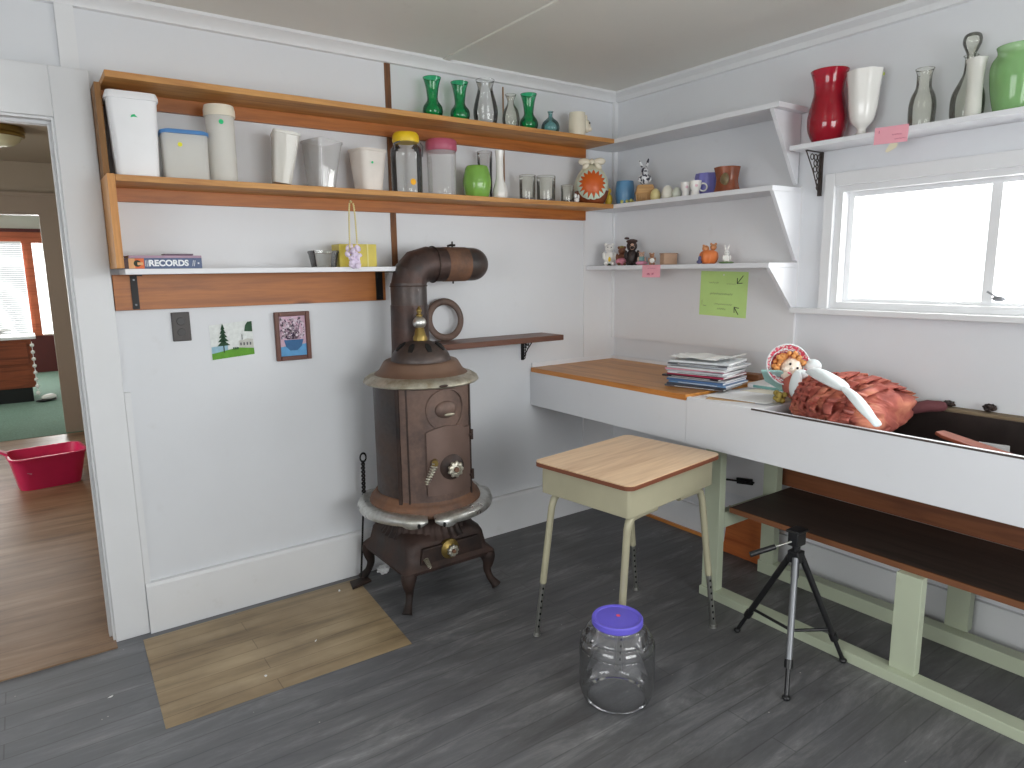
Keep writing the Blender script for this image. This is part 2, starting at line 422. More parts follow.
# ------------------------------------------------------------------ room shell
H = 2.44
XL, YN = -4.3, -4.7          # far left side and near side of the room
DX0, DX1, DZ = -3.62, -2.745, 2.003   # door opening
bm = BM()
box(bm, DX1, 0.12, 0, 0.12, 0, H); box(bm, XL, DX0, 0, 0.12, 0, H); box(bm, DX0, DX1, 0, 0.12, DZ, H)
struct('wall_back', bm, M_WALL)
# window opening in right wall
WY0, WY1, WZ0, WZ1 = -2.78, -1.36, 1.262, 1.785
bm = BM()
box(bm, 0, 0.12, WY1, 0, 0, H); box(bm, 0, 0.12, YN, WY0, 0, H); box(bm, 0, 0.12, WY0, WY1, 0, WZ0); box(bm, 0, 0.12, WY0, WY1, WZ1, H)
struct('wall_right', bm, M_WALL)
bm = BM(); NX0, NX1, NZ0, NZ1 = -2.6, -0.6, 0.75, 2.15
box(bm, XL, NX0, YN-.12, YN, 0, H); box(bm, NX1, 0.12, YN-.12, YN, 0, H); box(bm, NX0, NX1, YN-.12, YN, 0, NZ0); box(bm, NX0, NX1, YN-.12, YN, NZ1, H)
struct('wall_near', bm, M_WALL)
bm = BM()
box(bm, XL-.12, XL, YN-.12, -3.6, 0, H); box(bm, XL-.12, XL, -1.6, 0.12, 0, H); box(bm, XL-.12, XL, -3.6, -1.6, 0, 0.85); box(bm, XL-.12, XL, -3.6, -1.6, 2.1, H)  # opening between the boxes is added for the left fill lamp
struct('wall_left', bm, M_WALL)
sbox('floor', M_FLOOR, XL-.12, 0.12, YN-.12, 0.119, -0.06, 0)
sbox('ceiling', M_CEIL, XL-.12, 0.12, YN-.12, 0.12, H, H+.08)
# bare wood hearth patch (exposed boards flush with the floor)
bm = BM(); prism(bm, [(-2.655, -0.07), (-2.675, -0.725), (-1.80, -0.748), (-1.745, -0.07)], 'z', -0.01, 0.0012)
struct('trim_1', bm, M_BARE)
# ceiling batten
sbox('trim_2', M_CEIL, -1.17, -1.135, YN, -0.03, H-.008, H)
# crown moulding on both walls
bm = BM(); prism(bm, [(0, H), (-.045, H), (-.045, H-.012), (-.02, H-.03), (-.014, H-.052), (0, H-.056)], 'x', XL, 0)
struct('trim_3', bm, M_TRIM, smooth=50)
bm = BM(); prism(bm, [(0, H), (-.045, H), (-.045, H-.012), (-.02, H-.03), (-.014, H-.052), (0, H-.056)], 'y', YN, 0)
struct('trim_4', bm, M_TRIM)
# baseboards
bm = BM(); prism(bm, [(0, 0), (-.035, 0), (-.033, .20), (-.026, .212), (0, .212)], 'x', -2.622, 0)
struct('baseboard_back', bm, M_TRIM)
bm = BM(); box(bm, -.02, 0, -3.5, 0, 0, 0.16)
struct('baseboard_right', bm, M_TRIM)
sbox('trim_5', M_COUNTE, -.034, -.02, -1.16, -.04, 0, 0.016)
# vertical battens over the panel seams
sbox('trim_6', M_TRIM, -2.705, -2.648, -.012, 0, 2.175, H-.05)
# brown gap strip left bare where a batten is missing
sbox('trim_7', wood('bare_stained_strip', (58, 38, 26), (128, 84, 50), 'z', .7), -1.455, -1.427, -.006, 0, 1.475, H-.055)
sbox('trim_8', M_TRIM, -1.452, -1.420, -.008, 0, 0.212, 1.474)
sbox('trim_9', M_UPRD, -.800, -.793, -.003, 0, 1.80, 2.37)
sbox('trim_10', M_TRIM, -2.622, -2.600, -.02, 0, .212, 1.0)
# narrow batten and thicker board panel in the back corner
sbox('trim_11', M_WALL2, -.246, -.0, -.008, 0, .22, 1.79)
sbox('trim_12', M_TRIM, -.028, -.0, -.02, -.0, 1.04, H-.05)
sbox('trim_13', M_WALL2, -.014, 0, -1.20, 0, 1.04, 1.80)
# patch on wall behind the stovepipe
sbox('trim_14', M_WALL, -1.25, -.86, -.0018, 0, 1.652, 1.657)
# door casing and jamb
bm = BM()
box(bm, DX1, -2.623, -.024, 0, 0, 2.175); box(bm, DX0-.122, DX0, -.024, 0, 0, 2.175); box(bm, DX0, DX1, -.024, 0, DZ, 2.175)
struct('trim_15', bm, M_TRIM, bevel=.003)
bm = BM()
box(bm, DX1-.008, DX1+.0, -.012, .13, 0, DZ+.0); box(bm, DX0, DX0+.008, -.012, .13, 0, DZ); box(bm, DX0+.008, DX1-.008, -.012, .13, DZ-.008, DZ)
box(bm, DX1-.018, DX1-.008, .03, .07, 0, DZ-.008); box(bm, DX0+.008, DX0+.018, .03, .07, 0, DZ-.008); box(bm, DX0+.018, DX1-.018, .03, .07, DZ-.018, DZ-.008)
struct('trim_16', bm, M_TRIM)
sbox('trim_17', M_HALLF, DX0, DX1, -.075, .125, -.01, .006)   # worn threshold

# ------------------------------------------------------------------ window in right wall
w = bpy.data.objects.new('window_1', None); col.objects.link(w); w['kind'] = 'structure'
bm = BM()
cy0, cy1 = WY0-.045, -1.315
for (a, b, c, d) in ((WY1, cy1, WZ0-.0, 1.84), (cy0, WY0, WZ0, 1.84), (WY0, WY1, WZ1, 1.84)):
    box(bm, -.022, 0, a, b, c, d)
obj('window_casing', bm, M_TRIM, w, bevel=.003)
bm = BM(); box(bm, -.05, .0, cy0-.03, -1.195, 1.238, 1.262); obj('window_sill', bm, M_TRIM, w, bevel=.003)
bm = BM()
for (a, b, c, d) in ((WY1-.03, WY1, WZ0, WZ1), (WY0, WY0+.03, WZ0, WZ1), (WY0+.03, WY1-.03, WZ1-.025, WZ1), (WY0+.03, WY1-.03, WZ0, WZ0+.03)):
    box(bm, 0.0, .11, a, b, c, d)
obj('window_jamb', bm, M_TRIM, w)
bm = BM()
box(bm, .05, .08, WY0+.03, WY0+.055, WZ0+.03, WZ1-.025); box(bm, .05, .08, WY1-.055, WY1-.03, WZ0+.03, WZ1-.025)
box(bm, .045, .085, -1.965, -1.93, WZ0+.045, WZ1-.045)
box(bm, .05, .08, WY0+.055, WY1-.055, WZ1-.045, WZ1-.025); box(bm, .05, .08, WY0+.055, WY1-.055, WZ0+.03, WZ0+.045)
obj('sash', bm, M_TRIM, w)
bm = BM(); box(bm, .063, .066, WY0+.03, WY1-.03, WZ0+.03, WZ1-.025); obj('pane', bm, M_WIN, w)
bm = BM(); ell(bm, (.035, -1.99, WZ0+.058), (.010, .022, .010)); tube(bm, [(.035, -1.99, WZ0+.06), (.02, -1.955, WZ0+.085)], .004, 6); obj('sash_lock', bm, M_SILVER, w, smooth=60)
# window_2 behind the camera, fill_window_3 at left (unseen, added for fill light): frames and panes
w2 = bpy.data.objects.new('window_2', None); col.objects.link(w2); w2['kind'] = 'structure'
bm = BM()
for x in (NX0, (NX0+NX1)/2-.025, NX1-.05): box(bm, x, x+.05, YN-.08, YN-.02, NZ0, NZ1)
for z in (NZ0, NZ1-.05): box(bm, NX0, NX1, YN-.08, YN-.02, z, z+.05)
obj('sash', bm, M_TRIM, w2)
bm = BM(); box(bm, NX0, NX1, YN-.052, YN-.048, NZ0, NZ1); obj('pane', bm, M_WIN, w2)
w3 = bpy.data.objects.new('fill_window_3', None); col.objects.link(w3); w3['kind'] = 'structure'
bm = BM()
for y in (-3.6, -2.625, -1.65): box(bm, XL-.08, XL-.02, y, y+.05, .85, 2.1)
for z in (.85, 2.05): box(bm, XL-.08, XL-.02, -3.6, -1.6, z, z+.05)
obj('sash', bm, M_TRIM, w3)
bm = BM(); box(bm, XL-.052, XL-.048, -3.6, -1.6, .85, 2.1); obj('pane', bm, M_WIN, w3)

# ------------------------------------------------------------------ hall and far room
HXL, HXR, HY = -4.6, -1.9, 4.5
sbox('floor_hall', M_HALLF, HXL-.1, HXR+.1, 0.12, 4.45, -.06, 0)
sbox('floor_far', M_CARPET, HXL-1, HXR+1.0, 4.45, 9.9, -.06, 0.004)
sbox('ceiling_hall', M_HALLW, HXL, HXR, .12, HY, H, H+.08)
sbox('ceiling_far', M_CEIL, HXL-1, HXR+1, HY, 10.0, H, H+.08)
sbox('wall_hall_right', M_HALLW, HXR, HXR+.1, .12, HY, 0, H)
bm = BM(); box(bm, HXL-.1, HXL, .12, 1.2, 0, H); box(bm, HXL-.1, HXL, 3.2, HY, 0, H); box(bm, HXL-.1, HXL, 1.2, 3.2, 0, .8); box(bm, HXL-.1, HXL, 1.2, 3.2, 2.1, H)  # gap left in this unseen wall so an added lamp can light the hall
struct('wall_hall_left', bm, M_HALLW)
FX0, FX1, FZ = -3.9, -2.685, 2.01
bm = BM(); box(bm, FX1, HXR, HY, HY+.12, 0, H); box(bm, HXL, FX0, HY, HY+.12, 0, H); box(bm, FX0, FX1, HY, HY+.12, FZ, H)
struct('wall_hall_back', bm, M_HALLW)
bm = BM(); box(bm, FX1, FX1+.125, HY-.025, HY, 0, FZ+.14); box(bm, FX0-.12, FX0, HY-.025, HY, 0, FZ+.14); box(bm, FX0, FX1, HY-.025, HY, FZ, FZ+.14)
box(bm, FX0-.14, FX1+.145, HY-.04, HY, FZ+.14, FZ+.17)
box(bm, FX1-.02, FX1, HY-.01, HY+.13, 0, FZ); box(bm, FX0, FX1-.02, HY-.01, HY+.13, FZ-.02, FZ)
struct('trim_18', bm, M_HALLT)
bm = BM(); box(bm, HXL-1, HXR+1, 9.6, 9.7, 0, .58); box(bm, HXL-1, HXR+1, 9.6, 9.7, 1.94, H)
box(bm, -2.25, HXR+1, 9.6, 9.7, .58, 1.94); box(bm, HXL-1, -4.2, 9.6, 9.7, .58, 1.94)
struct('wall_far', bm, M_CEIL)
sbox('wall_far_left', M_CEIL, HXL-1.1, HXL-1, HY, 9.7, 0, H); sbox('wall_far_right', M_CEIL, HXR+1, HXR+1.1, HY, 9.7, 0, H)
M_REDW = wood('reddish_window_wood', (140, 62, 36), (184, 96, 62), 'x', 0.45, knots=False)
M_REDD = plain('dark_red_wainscot', (88, 32, 30), 0.5)
w4 = bpy.data.objects.new('window_4', None); col.objects.link(w4); w4['kind'] = 'structure'
bm = BM()
box(bm, -2.835, -2.715, 9.54, 9.6, .56, 1.96); box(bm, -4.3, -4.2, 9.54, 9.6, .56, 1.96); box(bm, -2.33, -2.2, 9.54, 9.6, .56, 1.96)
box(bm, -4.3, -2.2, 9.53, 9.6, 1.94, 2.10); box(bm, -3.55, -3.45, 9.54, 9.6, .56, 1.96)
obj('window_frame', bm, M_REDW, w4)
bm = BM(); box(bm, -4.3, -2.2, 9.52, 9.6, 2.10, 2.15); obj('window_head', bm, M_REDD, w4)
bm = BM(); box(bm, -4.2, -2.3, 9.64, 9.645, .58, 1.94); obj('pane', bm, M_WIN, w4)
sbox('trim_19', M_REDD, HXL, -1.5, 9.56, 9.6, 0, .56)
# venetian blind slats edge beside window: a stack of slats
bl = thing('window_blind', 'white slatted blind hanging in the far room window seen through the doorway', 'blind', (-3.14, 9.5, .62))
bm = BM()
for k in range(44): box(bm, -.30, .30, -.006, .006, k*.03, k*.03+.018)
obj('slats', bm, M_WHITEP, bl)
bm = BM(); box(bm, -.30, .30, -.015, .015, 1.31, 1.34); obj('head_rail', bm, M_WHITEP, bl)

# desk in far room
M_REDDESK = wood('red_brown_desk_wood', (104, 48, 26), (142, 72, 42), 'x', 0.4, knots=False)
d = thing('writing_desk', 'red-brown wooden desk in the far room behind the doorway', 'desk', (-3.45, 6.9, .004))
bobj('desktop', M_WHITEP, d, -.62, .62, -.32, .32, .735, .765, bevel=.004)
bobj('body', M_REDDESK, d, -.57, .57, -.28, .28, .17, .735, bevel=.004)
bobj('plinth', M_BLACKP, d, -.50, .53, -.24, .24, 0, .17)  # black block filling the dark area below the desk body
bobj('drawer', M_REDDESK, d, -.25, .53, -.295, -.28, .45, .70, bevel=.004)
g = thing('bead_garland', 'string of white beads hanging down the right corner of the far desk', 'beads', (-2.875, 6.56, .05))
bm = BM(); tube(bm, [(0, 0, .04), (0, 0, .66)], .004, 6); obj('cord', bm, M_WHITEP, g)
for k in range(8):
    bm = BM(); ell(bm, (0, 0, .06 + k*.08), (.022, .022, .022), 10, 8); obj('bead', bm, M_CER, g, smooth=60)
p = thing('paper_pile', 'white papers strewn on top of the far red-brown desk', 'papers', (-3.25, 6.8, .769))
bm = BM()
for k in range(8):
    box(bm, -.13, .13, -.10, .10, k*.011, k*.011+.009, Matrix.Translation((random.uniform(-.18, .2), random.uniform(-.08, .08), 0)) @ Matrix.Rotation(random.uniform(-.5, .5), 4, 'Z'))
obj('sheets', bm, M_PAPER, p)
p = thing('slipper', 'white and black slipper on the green carpet beside the far desk', 'shoe', (-2.80, 6.55, .004), .6)
bm = BM(); ell(bm, (0, 0, .02), (.13, .05, .02)); obj('sole', bm, M_BLACKP, p, smooth=60)
bm = BM(); ell(bm, (.03, 0, .05), (.09, .045, .035)); obj('upper', bm, M_CER, p, smooth=60)

# hall ceiling light
hl = thing('ceiling_light', 'brass-ringed glass dome light on the hall ceiling', 'ceiling light', (-2.93, 2.86, H-.002))
bm = BM(); lathe(bm, [(.0, 0), (.16, 0), (.165, -.03), (.150, -.045), (0, -.045)], 36); obj('pan', bm, M_BRASS, hl, smooth=40)
bm = BM(); lathe(bm, [(.145, -.045), (.13, -.085), (.09, -.115), (0, -.13)], 36, cap0=False); obj('glass_shade', bm, plain('lamp_glass', (225, 225, 190), .25, var=.03), hl, smooth=40)
bm = BM(); torus(bm, .148, .014, 40, 10, Matrix.Translation((0, 0, -.05))); obj('rim', bm, M_BRASS, hl, smooth=60)

# pink laundry tub in the hall
tb = thing('laundry_tub', 'hot pink plastic tub on the wooden hall floor', 'tub', (-2.885, 2.72, 0), .12)
bm = BM(); tub_bm(bm, .36, .27, .44, .36, .235, .07, .004, .012); obj('body', bm, M_HOTPINK, tb, smooth=35)
bm = BM(); prism(bm, [(-.07, 0), (.07, 0), (.05, .05), (-.05, .05)], 'z', -.008, .008, Matrix.Translation((-.225, 0, .252)) @ Matrix.Rotation(PI/2, 4, 'Z') @ Matrix.Rotation(.6, 4, 'X')); obj('handle', bm, M_HOTPINK, tb, bevel=.004)
bm = BM(); box(bm, -.014, .014, -.001, .001, -.02, .02, Matrix.Translation((-.12, -.1575, .14)) @ Matrix.Rotation(.5, 4, 'Y') @ Matrix.Rotation(-.19, 4, 'X')); obj('sticker', bm, plain('pink_grey_sticker', (205, 140, 160), .6), tb)

# ------------------------------------------------------------------ orange pine shelves on the left-hand (back) wall
def pine_shelf(label, z, cz, x1):
    t = thing('wall_shelf', label, 'shelf', (-2.62, 0, z-.022))
    bobj('shelf_board', M_PINE, t, 0.023, 2.62-.232, -.23, -.001, 0, .022, bevel=.0015)
    bobj('cleat', M_CLEAT, t, 0.023, 2.62-x1, -.021, -.001, cz-(z-.022), 0, bevel=.001)
    return t
pine_shelf('upper long orange pine shelf holding green glass vases', 2.135, 2.062, .247)
pine_shelf('lower long orange pine shelf holding plastic tubs and glass jars', 1.795, 1.722, .247)
t = thing('shelf_upright', 'narrow vertical pine board closing the left ends of the long shelves', 'board', (-2.62, 0, 1.472))
bobj('lower_board', M_UPR, t, -.002, .022, -.23, -.001, .002, .325, bevel=.0015)
bobj('upper_board', M_UPRD, t, -.002, .018, -.135, -.001, .3255, .642, bevel=.0015)
# low white shelf with orange backing board
t = thing('wall_shelf', 'low white-edged shelf on an orange board, holding two books', 'shelf', (-2.62, 0, 1.472-.02))
bobj('shelf_board', M_SHELFW, t, .026, 1.095, -.20, -.001, 0, .02, bevel=.0015)
bobj('backing_board', M_CLEAT, t, 0.0, 1.115, -.022, -.001, -.135, -.0005, bevel=.0015)
for k, (x, w_) in enumerate(((.058, .024), (1.066, .034))):
    bm = BM(); box(bm, x, x+w_, -.026, -.0225, -.132, -.002); box(bm, x, x+w_, -.17, -.026, -.006, -.0022)
    b = obj('bracket', bm, M_BLACKM, t)
    for z in (-.02, -.115):
        bm = BM(); lathe(bm, [(0, 0), (.004, 0), (.003, .002), (0, .002)], 10, Matrix.Translation((x+w_/2, -.026, z)) @ Matrix.Rotation(PI/2, 4, 'X'))
        obj('screw', bm, M_SILVER if k == 0 else M_BLACKM, b)
# small dark brown shelf by the stove
t = thing('wall_shelf', 'small dark brown shelf on the wall beside the stovepipe', 'shelf', (-1.36, 0, 1.075))
bobj('shelf_board', M_BROWN, t, 0, .80, -.20, -.005, 0, .028, bevel=.003)
def fili_bracket(parent, M, w, h, mat, name='bracket', th=.008):
    """filigree bracket in local x (out from wall) / z (down) plane: right angle at origin"""
    bm = BM()
    def bar(a, b, r=.003): tube(bm, [M @ Vector((a[0], 0, a[1])), M @ Vector((b[0], 0, b[1]))], r, 6)
    box(bm, -.0, w, -th/2, th/2, -.004, 0, M); box(bm, 0, .012, -th*.9, th*.9, -h, 0, M)
    bar((w, -.003), (w*.55, -h*.42)); bar((w*.55, -h*.42), (.006, -h))
    for k in range(6):
        f = (k + .5) / 6.5; ww = w * (1-f) * .8
        for q in range(max(1, int(ww/.03))):
            R_ = min(.012, ww/2 + .003)
            torus(bm, R_, .0024, 12, 5, M @ Matrix.Translation((.012 + R_ + q*.027, 0, -.012 - f*h*.88)) @ Matrix.Rotation(PI/2, 4, 'X'))
    return obj(name, bm, mat, parent, smooth=50)
fili_bracket(t, Matrix.Translation((.665, -.002, -.0005)) @ Matrix.Rotation(-PI/2, 4, 'Z'), .10, .115, M_BLACKM)
fili_bracket(t, Matrix.Translation((.12, -.002, -.0005)) @ Matrix.Rotation(-PI/2, 4, 'Z'), .10, .115, M_BLACKM)

# white shelves on the right wall
def white_shelf(label, z, y0, tri, last, x_in=-.014):
    t = thing('wall_shelf', label, 'shelf', (0, 0, z-.022))
    bobj('shelf_board', M_SHELFW, t, -.232, x_in-.001, y0, -.009, 0, .022, bevel=.0015)
    if tri:
        bm = BM(); prism(bm, [(-.225, -.0005), (x_in-.001, -.0005), (x_in-.001, tri), (x_in-.012, tri)], 'y', last-.018, last, None)
        obj('end_panel', bm, M_SHELFW, t, bevel=.001)
    return t
white_shelf('top white shelf in the corner, empty', 2.135, -1.215, -.30, -1.165)
white_shelf('middle white shelf in the corner, holding eggs and pots', 1.795, -1.202, -.30, -1.184)
white_shelf('bottom white shelf in the corner, with small animal figurines', 1.466, -1.202, -.20, -1.184)
# vase shelf over window
t = thing('wall_shelf', 'long white shelf above the window holding glass vases', 'shelf', (0, 0, 1.937))
bobj('shelf_board', M_SHELFW, t, -.17, -.001, -2.95, -1.232, 0, .019, bevel=.0015)
fili_bracket(t, Matrix.Translation((-.002, -1.285, -.0005)) @ Matrix.Rotation(PI, 4, 'Z'), .125, .185, M_BRONZE)
fili_bracket(t, Matrix.Translation((-.002, -2.75, -.0005)) @ Matrix.Rotation(PI, 4, 'Z'), .125, .185, M_BRONZE)

# ------------------------------------------------------------------ counter with trough
ct = thing('counter', 'long white-fronted counter with orange plywood top along the right wall', 'counter', (0, 0, .70))
CX = -.638
bobj('countertop', M_COUNT, ct, CX, -.003, -1.105, -.012, .191, .2125, bevel=.001)
bobj('counter_edge', M_COUNTE, ct, CX-.003, CX+.001, -1.105, -.012, .1885, .2125)
bobj('apron', M_SHELFW, ct, CX-.001, CX+.019, -1.110, -.002, 0, .1885, bevel=.001)
bobj('white_top', M_SHELFW, ct, CX+.0195, -.003, -1.44, -1.107, .165, .200, bevel=.001)
bobj('apron', M_SHELFW, ct, CX-.003, CX+.019, -2.9, -1.112, .0, .205, bevel=.001)
bobj('back_strip', M_SHELFW, ct, -.63, -.015, -.0115, -.001, .13, .236)
bobj('back_strip', M_SHELFW, ct, -.028, -.0145, -1.2, -.013, .213, .230)
tr = bobj('trough', plain('dark_tin_lining', (58, 50, 48), 0.4, 0.5, var=.3), ct, CX+.02, -.06, -2.9, -1.441, .035, .045)
tr.location = (0, 0, 0)
bm = BM(); box(bm, -.062, -.056, -2.9, -1.441, .045, .19); box(bm, CX+.02, CX+.024, -2.9, -1.441, .045, .19)
obj('trough_side', bm, plain('dark_tin_lining', (58, 50, 48)), ct)
bobj('trough_end', M_SHELFW, ct, CX+.024, -.062, -1.447, -1.441, .045, .199)
bobj('ledge', wood('rough_ledge_wood', (88, 74, 58), (124, 108, 86), 'y', .75), ct, -.056, -.002, -2.9, -1.441, .06, .203, bevel=.004)
bobj('front_rim', plain('dark_rim', (70, 60, 56), .5), ct, CX-.004, CX-.0008, -2.9, -1.43, .199, .2055)

# green frame under the counter
fr = thing('timber_trestle', 'pale green painted timber frame standing under the counter', 'frame', (0, 0, 0))
bobj('post', M_GREENP, fr, -.555, -.515, -1.235, -1.155, .04, .70, bevel=.002)
bobj('post', M_GREENP, fr, -.535, -.495, -2.05, -1.965, .0405, .398, bevel=.002)
bobj('post', M_GREENP, fr, -.16, -.115, -1.25, -1.18, .0605, .699, bevel=.002)
bobj('post', M_GREENP, fr, -.11, -.065, -2.05, -1.97, .0605, .398, bevel=.002)
bobj('sill_beam', M_GREENP, fr, -.565, -.50, -3.2, -1.15, .0, .04, bevel=.002)
bobj('sill_beam', M_GREENP, fr, -.16, -.10, -3.2, -1.17, .0, .06, bevel=.002)
bobj('rail', M_GREENP, fr, -.514, -.161, -1.235, -1.195, .325, .395, bevel=.002)
lb = thing('bench_board', 'long dark board lying on the green frame under the counter', 'board', (0, 0, .3985))
bobj('top', M_BENCH, lb, -.50, -.05, -3.2, -1.252, .008, .022, bevel=.001)
bobj('edge', M_BENCHE, lb, -.507, -.4985, -3.2, -1.252, 0.0, .022)
bobj('underside', M_BENCHE, lb, -.498, -.05, -3.2, -1.252, 0, .0079)
o = bobj('backing_panel', M_PLY, None, -.045, -.022, -3.2, -1.20, .42, .70)
tag(o, 'reddish plywood panel against the wall above the dark board under the counter', 'panel')
bm = BM(); box(bm, 0, .235, -.006, .006, 0, .24)
o = obj('leaning_board', bm, wood('bright_orange_board', (152, 74, 30), (188, 104, 50), 'x', .45, knots=False), None, loc=(-.095, -.925, .002), rot=(math.radians(-9), 0, math.radians(-90)))
tag(o, 'orange board leaning on the wall behind the green frame near the floor', 'board')
# white crate/panel at the wall with a black latch
o = bobj('wall_hatch', M_WALL2, None, -.04, -.0205, -1.12, -.50, .30, .68, bevel=.002)
tag(o, 'white hatch panel on the wall under the counter', 'hatch')
la = thing('barrel_latch', 'black metal latch on the white hatch under the counter', 'latch', (-.046, -1.0, .385), (math.radians(-8), 0, 0))
bm = BM(); box(bm, -.006, .004, -.045, .045, -.015, .015); obj('plate', bm, M_BLACKM, la)
bm = BM(); tube(bm, [(-.010, -.06, .0), (-.010, .14, .0)], .005, 8); tube(bm, [(-.010, -.02, 0), (-.03, -.02, 0)], .005, 8); obj('bolt', bm, M_BLACKM, la)

# ------------------------------------------------------------------ stove
SX, SY = -1.49, -.32
st = thing('wood_stove', 'antique round cast-iron parlour stove with nickel trim and stovepipe', 'stove', (SX, SY, 0))
RZ = Matrix.Rotation
# body: round sheet-metal drum
bm = BM(); lathe(bm, [(.214, .46), (.214, .60), (.214, .80), (.216, .975)], 64, cap1=True); obj('drum', bm, M_SHEET, st, smooth=30)
# cast front section wrapping the front of the drum
def arc_shell(bm, r0, r1, z0, z1, a0, a1, n=24, fz=None):
    def ring(r, z): return [bm.verts.new((r*math.cos(a0+(a1-a0)*i/n), r*math.sin(a0+(a1-a0)*i/n), z)) for i in range(n+1)]
    A, B, C, D = ring(r0, z0), ring(r1, z0), ring(r1, z1), ring(r0, z1)
    if fz:
        for i in range(n+1):
            f = i/n
            for L in (C, D): L[i].co.z = fz(f)
    for P, Q in ((A, B), (B, C), (C, D), (D, A)):
        for i in range(n): bm.faces.new((P[i], P[i+1], Q[i+1], Q[i]))
    bm.faces.new((A[0], B[0], C[0], D[0])); bm.faces.new((A[n], B[n], C[n], D[n]))
FA = -PI/2
bm = BM(); arc_shell(bm, .212, .226, .462, .962, FA-.95, FA+.62, 32); obj('front_casting', bm, M_IRONB, st, smooth=40)
bm = BM(); arc_shell(bm, .224, .232, .462, .966, FA-1.0, FA-.93, 3); obj('seam_rib', bm, M_IRON, st)
bm = BM(); arc_shell(bm, .224, .229, .462, .966, FA-.80, FA-.77, 2); obj('seam_rib', bm, M_IRON, st)
bm = BM(); arc_shell(bm, .222, .230, .462, .966, FA+.60, FA+.66, 3); obj('seam_rib', bm, M_IRON, st)
# fire door
A0, A1 = FA-.44, FA+.50
top = lambda f: .782 + .022*math.sin(PI*min(1, f*1.15))
bm = BM(); arc_shell(bm, .224, .240, .505, .80, A0, A1, 20, top)
dr = obj('fire_door', bm, plain('brown_door_iron', (108, 88, 80), .45, .3, var=.15), st, smooth=40)
bm = BM()
def on(a, z, r=.243): return (r*math.cos(a), r*math.sin(a), z)
rim = [on(A0+.03, .515)] + [on(A0+.03+(A1-A0-.06)*i/14, .515) for i in range(15)] + [on(A1-.03, .515+.26*i/6) for i in range(1, 7)] + [on(A1-.03-(A1-A0-.06)*i/14, top(1-i/14)-.012) for i in range(15)] + [on(A0+.03, .77-.255*i/6) for i in range(7)]
tube(bm, rim, .0052, 6); obj('door_rim', bm, plain('highlight_rim_iron', (150, 122, 108), .4, .4), dr, smooth=60)  # rim highlights put into the colour as a lighter iron
# draft dial boss and toothed nickel wheel
def wheel_part(parent, c, a, r_b, r_w, out, mats):
    N = Vector((math.cos(a), math.sin(a), 0))
    Mx = Matrix.Translation(c) @ N.to_track_quat('Z', 'Y').to_matrix().to_4x4()
    bm = BM(); lathe(bm, [(r_b*1.5, -.01), (r_b*1.45, .006), (r_b, .016), (r_b*.7, .02), (r_b*.62, out), (0, out)], 28, Mx); b = obj('draft_boss', bm, mats[0], parent, smooth=35)
    bm = BM(); lathe(bm, [(0, out-.004), (r_w*.9, out-.004), (r_w, out), (r_w*.9, out+.009), (r_w*.6, out+.011), (r_w*.52, out+.005), (0, out+.008)], 72, Mx, fn=lambda q, z: 1 + (.10 if z != out+.005 else 0)*math.cos(9*q))
    obj('toothed_wheel', bm, mats[1], b, smooth=40)
    bm = BM(); lathe(bm, [(0, out+.004), (r_w*.34, out+.004), (r_w*.3, out+.016), (0, out+.018)], 20, Mx); obj('hub', bm, mats[2], b, smooth=40)
wheel_part(dr, on(FA+.02, .622, .238), FA-.12, .038, .034, .042, (M_IRON, M_NICK, M_RUST))
# spring handle at the left edge of the door
def spring(parent, p0, p1, R, r, turns, mat):
    p0, p1 = Vector(p0), Vector(p1); dv = p1-p0; L = dv.length; dv.normalize(); s = dv.orthogonal().normalized(); t_ = dv.cross(s)
    bm = BM(); n = int(turns*10)
    tube(bm, [p0 + dv*(L*i/n) + (s*math.cos(2*PI*i/10) + t_*math.sin(2*PI*i/10))*(R*(1-.35*i/n)) for i in range(n+1)], r, 5)
    return obj('spring_handle', bm, mat, parent, smooth=60)
bm = BM(); tube(bm, [on(A0+.14, .655, .235), on(A0+.12, .655, .268)], .014, 12); obj('latch_post', bm, M_BRASS, dr, smooth=40)
spring(dr, on(A0+.12, .652, .272), on(A0-.03, .575, .285), .013, .003, 8, M_NICK)
for z in (.74, .56):
    bm = BM(); tube(bm, [on(A1+.06, z-.022, .242), on(A1+.06, z+.022, .242)], .008, 10); tube(bm, [on(A1-.03, z, .24), on(A1+.10, z, .24)], .006, 8)
    obj('hinge', bm, M_IRON, st, smooth=50)
# round medallion above the door
bm = BM(); a_ = FA-.03
N = Vector((math.cos(a_), math.sin(a_), 0)); Mx = Matrix.Translation(on(a_, .872, .223)) @ N.to_track_quat('Z', 'Y').to_matrix().to_4x4()
bm = BM(); torus(bm, .088, .004, 48, 6, Mx @ Matrix.Translation((0, 0, .004)))
for v in bm.verts:   # wrap the ring round the drum
    an = a_ + (v.co - Vector(on(a_, .872, .223))).dot(Vector((-math.sin(a_), math.cos(a_), 0)))/.225
    dd = (v.co - Vector(on(a_, .872, .223))).dot(N); v.co = Vector((math.cos(an)*(.225+dd), math.sin(an)*(.225+dd), v.co.z))
obj('medallion_ring', bm, M_IRONB, st, smooth=60)
bm = BM(); ell(bm, on(a_, .872, .222), (.052, .020, .038), 24, 14); md = obj('medallion', bm, M_IRONB, st, smooth=60)
bm = BM(); ell(bm, on(a_+.02, .853, .246), (.026, .006, .007), 16, 8); obj('pull', bm, M_NICK, md, smooth=60)
